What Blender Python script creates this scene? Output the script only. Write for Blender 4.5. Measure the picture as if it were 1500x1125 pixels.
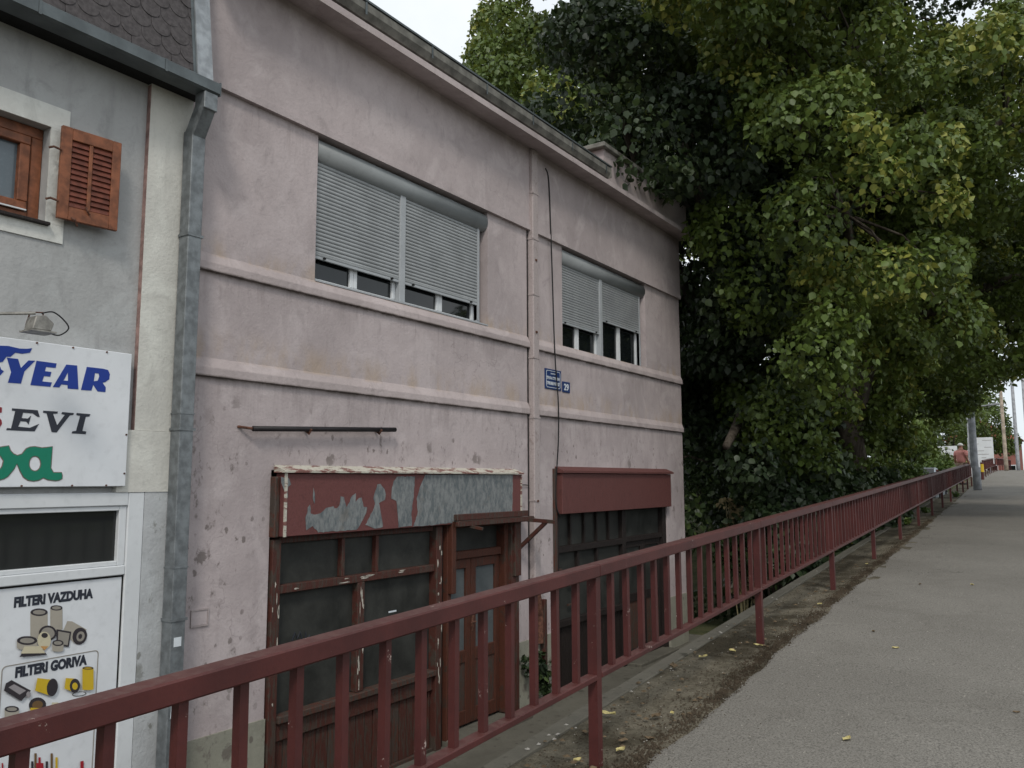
import bpy, bmesh, math, random
import numpy as np
from mathutils import Vector, Matrix, Euler
random.seed(7); rng = np.random.default_rng(11)
R = math.radians
SC = bpy.context.scene
COL = SC.collection
for o in list(bpy.data.objects): bpy.data.objects.remove(o)

# ------------------------------------------------------------ camera
cam = bpy.data.cameras.new('camera'); cob = bpy.data.objects.new('camera', cam); COL.objects.link(cob)
SC.camera = cob
cam.sensor_width = 36; cam.lens = 36 * 1200 / 1500; cam.clip_start = .05; cam.clip_end = 3000
yw, pt, ro = R(34), R(6.7), R(-.2)
F = Vector((-math.sin(yw) * math.cos(pt), math.cos(yw) * math.cos(pt), math.sin(pt)))
Rt = Vector((math.cos(yw), math.sin(yw), 0)); Up = Rt.cross(F)
R2 = Rt * math.cos(ro) + Up * math.sin(ro); U2 = Up * math.cos(ro) - Rt * math.sin(ro)
cob.matrix_world = Matrix(((R2.x, U2.x, -F.x, 0), (R2.y, U2.y, -F.y, 0), (R2.z, U2.z, -F.z, 1.62), (0, 0, 0, 1)))

# ------------------------------------------------------------ light
SUN_EL, SUN_AZ = R(46), R(146)          # azimuth clockwise from +Y
W = bpy.data.worlds.new('World'); SC.world = W; W.use_nodes = True
nt = W.node_tree; nt.nodes.clear()
wo = nt.nodes.new('ShaderNodeOutputWorld'); bg = nt.nodes.new('ShaderNodeBackground')
sky = nt.nodes.new('ShaderNodeTexSky'); sky.sky_type = 'NISHITA'; sky.sun_disc = False
sky.sun_elevation = SUN_EL; sky.sun_rotation = SUN_AZ; sky.dust_density = 3; sky.air_density = 1
tc = nt.nodes.new('ShaderNodeTexCoord'); nz = nt.nodes.new('ShaderNodeTexNoise'); nz.inputs['Scale'].default_value = 2.2
nz.inputs['Detail'].default_value = 6; nz.inputs['Roughness'].default_value = .55
cr = nt.nodes.new('ShaderNodeValToRGB')
cr.color_ramp.elements[0].position = .3; cr.color_ramp.elements[0].color = (8.2, 9.2, 10.0, 1)
cr.color_ramp.elements[1].position = .62; cr.color_ramp.elements[1].color = (11.5, 11.9, 12.1, 1)
mx = nt.nodes.new('ShaderNodeMix'); mx.data_type = 'RGBA'; mx.inputs[0].default_value = .86
nt.links.new(tc.outputs['Generated'], nz.inputs['Vector']); nt.links.new(nz.outputs['Fac'], cr.inputs['Fac'])
nt.links.new(sky.outputs[0], mx.inputs[6]); nt.links.new(cr.outputs[0], mx.inputs[7])
nt.links.new(mx.outputs[2], bg.inputs['Color']); bg.inputs['Strength'].default_value = .092
nt.links.new(bg.outputs[0], wo.inputs['Surface'])
sl = bpy.data.lights.new('sun', 'SUN'); sl.energy = 1.5; sl.angle = R(11); sl.color = (1, .95, .86)
so = bpy.data.objects.new('sun', sl); COL.objects.link(so)
sd = Vector((math.sin(SUN_AZ) * math.cos(SUN_EL), math.cos(SUN_AZ) * math.cos(SUN_EL), math.sin(SUN_EL)))
so.rotation_euler = sd.to_track_quat('Z', 'Y').to_euler(); so.location = (8, -8, 14)
SC.view_settings.view_transform = 'Standard'; SC.view_settings.look = 'None'
SC.view_settings.gamma = 1; SC.view_settings.use_curve_mapping = False; SC.view_settings.exposure = .10
SC.cycles.max_bounces = 6; SC.cycles.transparent_max_bounces = 8

# ------------------------------------------------------------ materials
class NT:
    def __init__(s, name):
        s.m = bpy.data.materials.new(name); s.m.use_nodes = True; s.t = s.m.node_tree; s.t.nodes.clear()
        s.out = s.t.nodes.new('ShaderNodeOutputMaterial'); s.p = s.t.nodes.new('ShaderNodeBsdfPrincipled')
        s.t.links.new(s.p.outputs[0], s.out.inputs['Surface'])
        g = s.t.nodes.new('ShaderNodeNewGeometry'); s.pos = g.outputs['Position']; s.geo = g
    def put(s, inp, v):
        if hasattr(v, 'is_linked') or hasattr(v, 'links'): s.t.links.new(v, inp)
        else:
            if hasattr(inp.default_value, '__len__') and len(inp.default_value) == 4 and len(v) == 3: v = (*v, 1)
            inp.default_value = v
    def map(s, sc=(1, 1, 1), v=None):
        n = s.t.nodes.new('ShaderNodeMapping'); s.put(n.inputs[0], v or s.pos); n.inputs['Scale'].default_value = sc; return n.outputs[0]
    def noise(s, scale, det=4, rough=.55, sc=(1, 1, 1), dist=0, v=None):
        n = s.t.nodes.new('ShaderNodeTexNoise'); s.put(n.inputs['Vector'], s.map(sc, v)); n.inputs['Scale'].default_value = scale
        n.inputs['Detail'].default_value = det; n.inputs['Roughness'].default_value = rough; n.inputs['Distortion'].default_value = dist
        return n.outputs['Fac']
    def voro(s, scale, sc=(1, 1, 1), feat='F1', v=None):
        n = s.t.nodes.new('ShaderNodeTexVoronoi'); n.feature = feat; s.put(n.inputs['Vector'], s.map(sc, v)); n.inputs['Scale'].default_value = scale
        return n.outputs['Distance']
    def ramp(s, f, a, b, lo=0., hi=1.):
        n = s.t.nodes.new('ShaderNodeMapRange'); s.put(n.inputs[0], f)
        for i, v in enumerate((a, b, lo, hi)): n.inputs[i + 1].default_value = v
        n.interpolation_type = 'SMOOTHSTEP'; return n.outputs[0]
    def math(s, op, a, b=0.):
        n = s.t.nodes.new('ShaderNodeMath'); n.operation = op; s.put(n.inputs[0], a); s.put(n.inputs[1], b); return n.outputs[0]
    def mix(s, f, a, b, mode='MIX'):
        n = s.t.nodes.new('ShaderNodeMix'); n.data_type = 'RGBA'; n.blend_type = mode
        s.put(n.inputs[0], f); s.put(n.inputs[6], a); s.put(n.inputs[7], b); return n.outputs[2]
    def sep(s, v=None):
        n = s.t.nodes.new('ShaderNodeSeparateXYZ'); s.put(n.inputs[0], v or s.pos); return n.outputs
    def bump(s, h, strength=.3, dist=.01):
        n = s.t.nodes.new('ShaderNodeBump'); n.inputs['Strength'].default_value = strength; n.inputs['Distance'].default_value = dist
        s.put(n.inputs['Height'], h); s.t.links.new(n.outputs[0], s.p.inputs['Normal'])
    def fin(s, col, rough=.8, metal=0., spec=.3):
        s.put(s.p.inputs['Base Color'], col); s.put(s.p.inputs['Roughness'], rough); s.put(s.p.inputs['Metallic'], metal)
        s.p.inputs['Specular IOR Level'].default_value = spec; return s.m

def plain(name, c, rough=.7, var=.18, scale=9., metal=0., spec=.3, bump=.0):
    n = NT(name); f = n.noise(scale, 5); g = n.noise(scale * 6, 3)
    a = tuple(x * (1 - var) for x in c); b = tuple(min(1, x * (1 + var)) for x in c)
    col = n.mix(n.ramp(f, .3, .7), a, b); col = n.mix(n.math('MULTIPLY', n.ramp(g, .5, .8), .3), col, tuple(x * .7 for x in c))
    if bump: n.bump(g, bump, .003)
    return n.fin(col, rough, metal, spec)

def stucco(name, c, spots=True, streak=.25, grime=(.12, .10, .09), zspot=2.5, warm=(.40, .30, .21)):
    n = NT(name); y = n.sep()
    big = n.noise(.55, 5, .6); mid = n.noise(2.6, 6, .62); fine = n.noise(38, 4, .6); strk = n.noise(2.2, 5, .6, (1, 3.0, .6))
    a = tuple(x * .84 for x in c); b = tuple(x * 1.1 for x in c)
    col = n.mix(n.ramp(big, .32, .68), a, b)
    col = n.mix(n.math('MULTIPLY', n.ramp(n.noise(1.5, 6, .65, dist=1.), .46, .66), .55), col, tuple(min(1, x * 1.22) for x in (c[0], c[1] * 1.02, c[2] * 1.02)))
    col = n.mix(n.math('MULTIPLY', n.ramp(n.noise(4.5, 7, .72, (1, 1, .8), dist=.8), .50, .72), .42), col, tuple(x * .62 for x in c))
    col = n.mix(n.math('MULTIPLY', n.ramp(strk, .52, .8), streak), col, tuple(x * .55 for x in c))
    col = n.mix(n.math('MULTIPLY', n.ramp(fine, .5, .8), .22), col, tuple(x * .6 for x in c))
    if spots:
        # mould specks on the lower storey
        w = n.noise(9, 4, .7, dist=1.2); low = n.ramp(y[2], zspot + .1, zspot - .5)
        cell = n.voro(3.1, (1, 1, .8), v=None); sp = n.math('MAXIMUM', n.ramp(n.math('ADD', cell, n.math('MULTIPLY', w, .5)), .46, .36), n.ramp(n.math('ADD', n.voro(8.5, (1, 1, .7)), n.math('MULTIPLY', w, .6)), .48, .40))
        sp = n.math('MULTIPLY', sp, n.ramp(n.noise(1.1, 3), .4, .6))
        col = n.mix(n.math('MULTIPLY', n.math('MULTIPLY', sp, low), .72), col, grime)
        dr = n.math('ADD', n.math('ADD', n.ramp(y[2], 2.05, 2.5), 0), 0); dr = n.math('MULTIPLY', n.ramp(y[2], 2.0, 2.5), n.ramp(y[2], 2.52, 2.50)); dr = n.math('ADD', dr, n.math('MULTIPLY', n.ramp(y[2], 2.95, 3.4), n.ramp(y[2], 3.42, 3.40))); dr = n.math('ADD', dr, n.math('MULTIPLY', n.ramp(y[2], 4.5, 5.03), n.ramp(y[2], 5.05, 5.03)))
        dr = n.math('MULTIPLY', dr, n.ramp(n.noise(5, 6, .75, (1, 2.2, .22)), .46, .70)); col = n.mix(n.math('MULTIPLY', dr, .28), col, grime)
        edge = n.math('ADD', n.math('MULTIPLY', n.ramp(y[2], 2.44, 2.50), n.ramp(y[2], 2.515, 2.50)), n.math('MULTIPLY', n.ramp(y[2], 3.34, 3.40), n.ramp(y[2], 3.415, 3.40))); col = n.mix(n.math('MULTIPLY', edge, n.ramp(n.noise(4, 5, .7), .35, .6, .25, .8)), col, grime)
        sp2 = n.math('MULTIPLY', n.ramp(n.noise(7.5, 6, .75, (1, 1, .55)), .57, .70), low)
        col = n.mix(n.math('MULTIPLY', sp2, .75), col, grime)
        up = n.ramp(n.noise(6.3, 6, .8, (1, 1, .6)), .68, .8)
        col = n.mix(n.math('MULTIPLY', up, .4), col, grime)
        och = n.math('MULTIPLY', n.math('ADD', n.math('MULTIPLY', n.ramp(y[2], 2.62, 2.66), n.ramp(y[2], 3.0, 2.68)), n.math('MULTIPLY', n.ramp(y[2], 3.52, 3.55), n.ramp(y[2], 3.8, 3.56))), n.ramp(n.noise(3, 6, .7, (1, 1, .5)), .42, .66))
        col = n.mix(n.math('MULTIPLY', och, .55), col, warm)
        # hairline cracks
        ck = n.ramp(n.voro(1.15, (1, 1, 1), 'DISTANCE_TO_EDGE', v=n.mixv(n.pos, 5, .35)), .006, .0)
        col = n.mix(n.math('MULTIPLY', n.math('MULTIPLY', ck, n.ramp(n.noise(.9, 2), .52, .62)), .28), col, grime)
    n.bump(n.math('ADD', n.math('MULTIPLY', mid, 2.), n.math('MULTIPLY', fine, .55)), .55, .012)
    return n.fin(col, .92, 0, .15)
def _mixv(s, v, scale, amt):
    n = s.t.nodes.new('ShaderNodeTexNoise'); s.put(n.inputs['Vector'], v); n.inputs['Scale'].default_value = scale
    m = s.t.nodes.new('ShaderNodeVectorMath'); m.operation = 'MULTIPLY_ADD'; s.put(m.inputs[0], n.outputs['Color']); m.inputs[1].default_value = (amt,) * 3; s.put(m.inputs[2], v)
    return m.outputs[0]
NT.mixv = _mixv

def peel(name, paint, under, fleck=(.6, .56, .5), amt=.5, fl=.64, sc=(1, 7, 1), rough=.6):
    n = NT(name); f = n.noise(5.5, 7, .72, sc); g = n.noise(11, 7, .8, sc, dist=.6); h = n.noise(40, 3)
    col = n.mix(n.ramp(f, amt - .03, amt + .03), paint, under)
    col = n.mix(n.ramp(h, .4, .8, 0, .3), col, tuple(x * .4 for x in paint))
    col = n.mix(n.ramp(g, fl, fl + .02), col, fleck)
    n.bump(n.math('ADD', f, g), .6, .01)
    return n.fin(col, rough, 0, .3)

M = {}
M['pink'] = stucco('pink_stucco', (.425, .368, .370))
M['pinkband'] = stucco('pink_band_plaster', (.425, .365, .362), True, .3)
M['plinth'] = stucco('plinth_render', (.27, .265, .22), True, .4)
M['grey'] = stucco('grey_scratched_render', (.375, .378, .378), False, .5)
M['cream'] = stucco('cream_render', (.56, .55, .51), False, .45, (.2, .2, .16), 6)
M['lowgrey'] = stucco('pale_grey_render', (.43, .44, .45), True, .3, (.16, .16, .14), 6)
M['trimwhite'] = stucco('white_render_trim', (.60, .60, .57), False, .25)
M['coping'] = stucco('dirty_coping_concrete', (.13, .12, .098), True, .4, (.04, .036, .028), 9)
M['concrete'] = stucco('weathered_concrete', (.115, .108, .09), True, .3, (.06, .055, .045), 9)
M['zincpipe'] = plain('galvanised_pipe', (.165, .18, .19), .5, .28, 14, .3, .5)
M['gutter'] = plain('dark_gutter_metal', (.10, .115, .12), .45, .2, 6, .4, .5)
M['flash'] = plain('pale_flashing_metal', (.30, .32, .34), .5, .25, 9, .3)
M['black'] = plain('dark_soffit_wood', (.012, .012, .012), .9)
M['shingle'] = plain('bitumen_shingle', (.075, .068, .07), .95, .25, 30, bump=.5)
M['frame'] = plain('aluminium_frame_paint', (.36, .38, .40), .45, .06, 4)
M['slat'] = plain('aluminium_shutter_slat', (.30, .315, .325), .5, .10, 3)
M['boxgrey'] = plain('shutter_box_paint', (.235, .25, .257), .45, .08, 2)
M['pvc'] = plain('white_pvc', (.62, .64, .66), .4, .04, 3)
M['signwhite'] = plain('white_sign_enamel', (.66, .68, .71), .35, .05, 2.5)
M['wood'] = plain('varnished_brown_wood', (.19, .068, .032), .45, .35, 14)
M['woodd'] = plain('varnished_slat_wood', (.125, .035, .020), .5, .3, 14)
M['rail'] = None
M['cable'] = plain('black_cable_sheath', (.012, .012, .013), .6)
M['pinkstrip'] = plain('old_pink_paint_edge', (.26, .17, .155), .9, .3, 12)
M['flake'] = plain('old_white_paint_flake', (.42, .39, .34), .8, .3, 30)
M['lampm'] = plain('grey_lamp_metal', (.25, .24, .22), .5, .3, 20, .3)
M['blackpipe'] = plain('black_tube_paint', (.018, .016, .018), .55)
M['rust'] = plain('rusty_iron', (.10, .045, .03), .85, .5, 25, bump=.5)
M['pipepink'] = peel('pink_painted_downpipe', (.40, .345, .34), (.30, .25, .24), (.1, .07, .055), .6, .70, (1, 3, 1.2))
M['redwood'] = peel('peeling_red_woodwork', (.072, .024, .018), (.060, .045, .036), (.42, .38, .33), .52, .685)
M['redwood2'] = peel('bright_red_brown_door_paint', (.078, .026, .016), (.048, .030, .023), (.3, .25, .2), .57, .74)
M['oldwood'] = peel('bare_grey_old_wood', (.062, .048, .040), (.085, .032, .022), (.35, .33, .3), .52, .74)
M['darkwood'] = peel('dark_brown_paintwork', (.018, .013, .012), (.035, .028, .024), (.22, .21, .2), .60, .78)
M['whitepeel'] = peel('white_paint_peeling_off_ledge', (.50, .475, .41), (.19, .08, .07), (.16, .12, .10), .53, .60, (1, .9, 4))
M['redboard'] = peel('matt_red_board_paint', (.138, .050, .047), (.115, .042, .040), (.2, .19, .18), .60, .86, (1, .6, .6))
M['redboard2'] = peel('dull_red_board_paint', (.125, .047, .043), (.10, .04, .036), (.24, .13, .1), .58, .74, (1, 5, 1))

def zinc():
    n = NT('bare_weathered_zinc'); f = n.noise(14, 6, .7, (1, 1.6, .7)); g = n.noise(5, 5, .7)
    col = n.mix(n.ramp(f, .35, .65), (.105, .122, .13), (.235, .245, .245)); col = n.mix(n.ramp(g, .55, .7, 0, .4), col, (.2, .17, .14))
    return n.fin(col, .6, .2, .4)
M['zinc'] = zinc()
def railpaint():
    n = NT('oxide_red_rail_paint'); f = n.noise(4, 4); g = n.noise(26, 6, .75); h = n.noise(60, 3)
    col = n.mix(n.ramp(f, .3, .7), (.056, .014, .013), (.082, .020, .018))
    col = n.mix(n.ramp(h, .4, .8, 0, .35), col, (.045, .012, .014))
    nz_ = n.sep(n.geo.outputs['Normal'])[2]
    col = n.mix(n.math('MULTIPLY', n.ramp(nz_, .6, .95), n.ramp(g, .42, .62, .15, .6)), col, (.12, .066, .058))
    col = n.mix(n.ramp(n.noise(9, 7, .85), .645, .66), col, (.36, .29, .26)); col = n.mix(n.ramp(n.noise(7, 6, .8, (1, 1, .5)), .66, .72, 0, .8), col, (.06, .03, .02))
    n.bump(g, .25, .004)
    return n.fin(col, .5, 0, .35)
M['rail'] = railpaint()
def asphalt():
    n = NT('worn_grey_asphalt'); big = n.noise(.35, 5, .6); mid = n.noise(2.2, 6, .65); fine = n.noise(85, 3, .7); st = n.voro(120)
    col = n.mix(n.ramp(big, .3, .7), (.190, .178, .158), (.255, .240, .215))
    col = n.mix(n.ramp(n.noise(1.1, 6, .68, dist=.7), .50, .70, 0, .5), col, (.15, .138, .12))
    col = n.mix(n.ramp(fine, .38, .68, 0, .85), col, (.075, .07, .062))
    col = n.mix(n.ramp(st, .26, .10, 0, .7), col, (.40, .38, .34))
    ck = n.ramp(n.voro(.55, (1, 1, 1), 'DISTANCE_TO_EDGE', v=n.mixv(n.pos, 3, .6)), .004, 0.)
    col = n.mix(n.math('MULTIPLY', ck, n.ramp(n.noise(.4, 2), .46, .56, 0, .8)), col, (.05, .048, .045))
    n.bump(n.math('ADD', fine, n.math('MULTIPLY', st, .7)), .6, .006)
    return n.fin(col, .93, 0, .2)
M['asphalt'] = asphalt()
def dirt(name='dirty_verge', a=(.066, .05, .034), b=(.145, .13, .10), grass=.0):
    n = NT(name); big = n.noise(1.3, 6, .7); fine = n.noise(55, 4, .75); m = n.noise(7, 6, .7)
    col = n.mix(n.ramp(big, .4, .6), a, b); col = n.mix(n.ramp(m, .55, .7, 0, .6), col, (.06, .066, .03) if grass else (.05, .038, .028))
    col = n.mix(n.ramp(fine, .4, .75, 0, .6), col, (.035, .028, .022))
    n.bump(n.math('ADD', fine, n.math('MULTIPLY', m, 2.)), .8, .02)
    return n.fin(col, .97, 0, .1)
M['dirt'] = dirt(); M['verge'] = dirt('concrete_verge_with_soil', (.062, .053, .036), (.185, .165, .125))
M['grassy'] = dirt('grassy_soil', (.05, .06, .025), (.10, .10, .05), 1)
def glass(name, base, rough, spec=.5, dust=.0, dustc=(.09, .09, .085)):
    n = NT(name); f = n.noise(2.5, 5, .65); g = n.noise(30, 3)
    col = n.mix(n.math('MULTIPLY', n.ramp(f, .25, .75, .3, 1), dust), base, dustc)
    col = n.mix(n.ramp(g, .5, .8, 0, .2 * (dust > 0)), col, tuple(x * 1.5 for x in dustc))
    return n.fin(col, n.ramp(f, .3, .7, rough, rough * 1.6), 0, spec)
M['dustyglass'] = glass('dusty_dark_shop_glass', (.010, .011, .011), .32, .18, 1., (.046, .047, .043))
M['winglass'] = glass('dark_reflecting_window_glass', (.008, .01, .011), .03, .5)
M['paleglass'] = glass('pale_grey_window_glass', (.085, .11, .13), .10, .5, .3, (.14, .17, .19))
M['shopglass'] = glass('dark_shop_transom_glass', (.02, .022, .022), .05, .45, .0)
M['curtain'] = plain('grey_net_curtain', (.15, .17, .18), .95)
def flat(name, c, rough=.55): return plain(name, c, rough, .03, 5)
M['ink_blue'] = flat('blue_print', (.012, .04, .26)); M['ink_dark'] = flat('dark_print', (.028, .032, .045))
M['ink_red'] = flat('dark_red_print', (.22, .02, .03)); M['ink_green'] = flat('green_print', (.008, .19, .115)); M['ink_brown'] = flat('brown_outline_print', (.16, .12, .10))
M['ink_plate'] = flat('blue_enamel', (.012, .035, .13), .3); M['ink_white'] = flat('white_enamel', (.62, .66, .70), .4)
PC = {'beige': (.36, .33, .28), 'beige_top': (.27, .25, .22), 'dark': (.035, .03, .035), 'cream': (.55, .5, .36), 'orange': (.5, .27, .1), 'grey': (.28, .26, .27), 'yellow': (.55, .38, .025),
      'yellow_top': (.42, .28, .03), 'brown': (.15, .09, .04), 'ring': (.1, .1, .1), 'ring_in': (.58, .6, .63), 'red': (.32, .02, .03)}
for k, v in PC.items(): M['p_' + k] = flat('poster_' + k, v)

# ------------------------------------------------------------ mesh builder
class MB:
    def __init__(s): s.v = []; s.f = []; s.mi = []
    def add(s, vs, fs, mi=0):
        b = len(s.v); s.v += [tuple(p) for p in vs]; s.f += [tuple(i + b for i in f) for f in fs]; s.mi += [mi] * len(fs); return s
    def box(s, x0, x1, y0, y1, z0, z1, mi=0):
        x0, x1 = sorted((x0, x1)); y0, y1 = sorted((y0, y1)); z0, z1 = sorted((z0, z1))
        return s.add([(x0, y0, z0), (x1, y0, z0), (x1, y1, z0), (x0, y1, z0), (x0, y0, z1), (x1, y0, z1), (x1, y1, z1), (x0, y1, z1)],
                     [(0, 3, 2, 1), (4, 5, 6, 7), (0, 1, 5, 4), (1, 2, 6, 5), (2, 3, 7, 6), (3, 0, 4, 7)], mi)
    def prism(s, poly, axis, a, b, mi=0):      # poly in the two other axes, extruded along axis
        n = len(poly)
        def P(p, t): q = list(p); q.insert(axis, t); return q
        s.add([P(p, a) for p in poly] + [P(p, b) for p in poly],
              [tuple(range(n))[::-1], tuple(range(n, 2 * n))] + [(i, (i + 1) % n, n + (i + 1) % n, n + i) for i in range(n)], mi); return s
    def bar(s, p, q, w, h, mi=0, up=(0, 0, 1)):
        p, q = Vector(p), Vector(q); d = (q - p).normalized(); sd = d.cross(Vector(up)).normalized(); u = sd.cross(d)
        c = [(-w / 2, -h / 2), (w / 2, -h / 2), (w / 2, h / 2), (-w / 2, h / 2)]
        return s.add([t + sd * a + u * b for t in (p, q) for a, b in c], [(0, 1, 2, 3), (7, 6, 5, 4), (0, 4, 5, 1), (1, 5, 6, 2), (2, 6, 7, 3), (3, 7, 4, 0)], mi)
    def tube(s, pts, r, n=8, mi=0, cap=True):
        pts = [Vector(p) for p in pts]; rs = r if hasattr(r, '__len__') else [r] * len(pts); vs = []; u = None
        for i, p in enumerate(pts):
            d = (pts[min(i + 1, len(pts) - 1)] - pts[max(i - 1, 0)]).normalized()
            if u is None: u = d.orthogonal().normalized()
            u = (u - d * u.dot(d)).normalized(); w = d.cross(u)
            vs += [p + (u * math.cos(2 * math.pi * k / n) + w * math.sin(2 * math.pi * k / n)) * rs[i] for k in range(n)]
        fs = [(i * n + k, i * n + (k + 1) % n, (i + 1) * n + (k + 1) % n, (i + 1) * n + k) for i in range(len(pts) - 1) for k in range(n)]
        if cap: fs += [tuple(range(n))[::-1], tuple(range((len(pts) - 1) * n, len(pts) * n))]
        return s.add(vs, fs, mi)
    def mesh(s, name, off=(0, 0, 0)):
        me = bpy.data.meshes.new(name); me.from_pydata([(a - off[0], b - off[1], c - off[2]) for a, b, c in s.v], [], s.f)
        me.polygons.foreach_set('material_index', s.mi); me.update(); return me
    def build(s, name, mats, parent=None, smooth=False, bevel=0, off=None, loc=None):
        off = off if off is not None else wloc(parent)
        me = s.mesh(name, off)
        if bevel or True:
            bm = bmesh.new(); bm.from_mesh(me); bmesh.ops.recalc_face_normals(bm, faces=bm.faces)
            if bevel: bmesh.ops.bevel(bm, geom=list(bm.edges), offset=bevel, segments=1, affect='EDGES', clamp_overlap=True)
            bm.to_mesh(me); bm.free()
        for m in (mats if isinstance(mats, (list, tuple)) else [mats]): me.materials.append(M[m] if isinstance(m, str) else m)
        if smooth: me.polygons.foreach_set('use_smooth', [True] * len(me.polygons))
        o = bpy.data.objects.new(name, me); COL.objects.link(o)
        if parent: o.parent = parent
        if loc: o.location = loc
        return o
WL = {}
def wloc(o):
    if o is None: return (0, 0, 0)
    p = Vector((0, 0, 0))
    while o: p += o.location; o = o.parent
    return tuple(p)
def tag(o, label=None, cat=None, group=None, kind=None):
    for k, v in (('label', label), ('category', cat), ('group', group), ('kind', kind)):
        if v: o[k] = v
    return o
def thing(name, loc, label, cat, group=None):
    o = bpy.data.objects.new(name, None); o.empty_display_size = .2; COL.objects.link(o); o.location = loc
    return tag(o, label, cat, group)
def inst(name, me, parent, loc, rot=(0, 0, 0), scale=(1, 1, 1)):
    o = bpy.data.objects.new(name, me); COL.objects.link(o); o.parent = parent; o.location = loc; o.rotation_euler = rot; o.scale = scale; return o
def box(name, m, parent, *b, bevel=0): return MB().box(*b).build(name, m, parent, bevel=bevel)
def grp(name, mesh_mb, m, parent, **k): return mesh_mb.build(name, m, parent, **k)

def fill_poly(name, loops, x, mat, parent, t=.002):
    """flat print or thin sheet: loops (y,z) filled with holes, facing +X"""
    cu = bpy.data.curves.new(name, 'CURVE'); cu.dimensions = '2D'; cu.fill_mode = 'BOTH'; cu.extrude = t / 2
    for lp in loops:
        sp = cu.splines.new('POLY'); sp.points.add(len(lp) - 1); sp.use_cyclic_u = True
        for i, (a, b) in enumerate(lp): sp.points[i].co = (a, b, 0, 1)
    return curve_obj(cu, name, mat, parent, x)
def curve_obj(cu, name, mat, parent, x, pos=None, sx=1.):
    tmp = bpy.data.objects.new('tmp', cu); COL.objects.link(tmp)
    dg = bpy.context.evaluated_depsgraph_get(); me = bpy.data.meshes.new_from_object(tmp.evaluated_get(dg)); bpy.data.objects.remove(tmp)
    n = len(me.vertices); co = np.empty(n * 3); me.vertices.foreach_get('co', co); co = co.reshape(-1, 3)
    w = wloc(parent); y0, z0 = pos or (0, 0)
    out = np.stack([co[:, 2] + x - w[0], co[:, 0] * sx + y0 - w[1], co[:, 1] + z0 - w[2]], 1)
    me.vertices.foreach_set('co', out.ravel()); me.materials.clear(); me.materials.append(M[mat]); me.name = name; me.update()
    o = bpy.data.objects.new(name, me); COL.objects.link(o); o.parent = parent; return o
def text(name, body, x, y, z, width, height, mat, parent, bold=.02, shear=0., t=.002, space=1.):
    """lettering on a facade: lower-left corner y,z ; cap height and total width set exactly"""
    cu = bpy.data.curves.new(name, 'FONT'); cu.body = body; cu.size = 1; cu.offset = bold; cu.extrude = t / 2; cu.shear = shear; cu.space_character = space; cu.resolution_u = 3
    tmp = bpy.data.objects.new('tmp', cu); COL.objects.link(tmp); dg = bpy.context.evaluated_depsgraph_get()
    me = bpy.data.meshes.new_from_object(tmp.evaluated_get(dg)); bpy.data.objects.remove(tmp)
    co = np.empty(len(me.vertices) * 3); me.vertices.foreach_get('co', co); co = co.reshape(-1, 3)
    mn, mxx = co.min(0), co.max(0); w = wloc(parent)
    out = np.stack([co[:, 2] + x - w[0], (co[:, 0] - mn[0]) / (mxx[0] - mn[0]) * width + y - w[1], (co[:, 1] - mn[1]) / (mxx[1] - mn[1]) * height + z - w[2]], 1)
    me.vertices.foreach_set('co', out.ravel()); me.materials.clear(); me.materials.append(M[mat]); me.name = name; me.update()
    o = bpy.data.objects.new(name, me); COL.objects.link(o); o.parent = parent; return o

# the ramp's own axes: s along it, l to its left (towards the houses)
DS = Vector((-math.sin(R(2.5)), math.cos(R(2.5)), 0)); DL = Vector((-DS.y, DS.x, 0))
def rz(s):
    if s <= 60: return .03 * max(s, -25)
    if s <= 100: t = s - 60; return 1.8 + .03 * t - .03 * t * t / 90
    t = s - 100; z100 = 1.8 + 1.2 - .5333; return z100 + .003333 * t - .0004 * t * t if t < 40 else z100 + .1333 - .64 - .008 * (t - 40) if t < 120 else z100 - 1.15
def SL(s, l, h=0.): p = DS * s + DL * l; return Vector((p.x, p.y, rz(s) + h))
def sm(a, b, x): t = min(1, max(0, (x - a) / (b - a))); return t * t * (3 - 2 * t)
def low(s): return -1.32 + (rz(s) - .12 + 1.32) * sm(17, 31, s)


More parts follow.
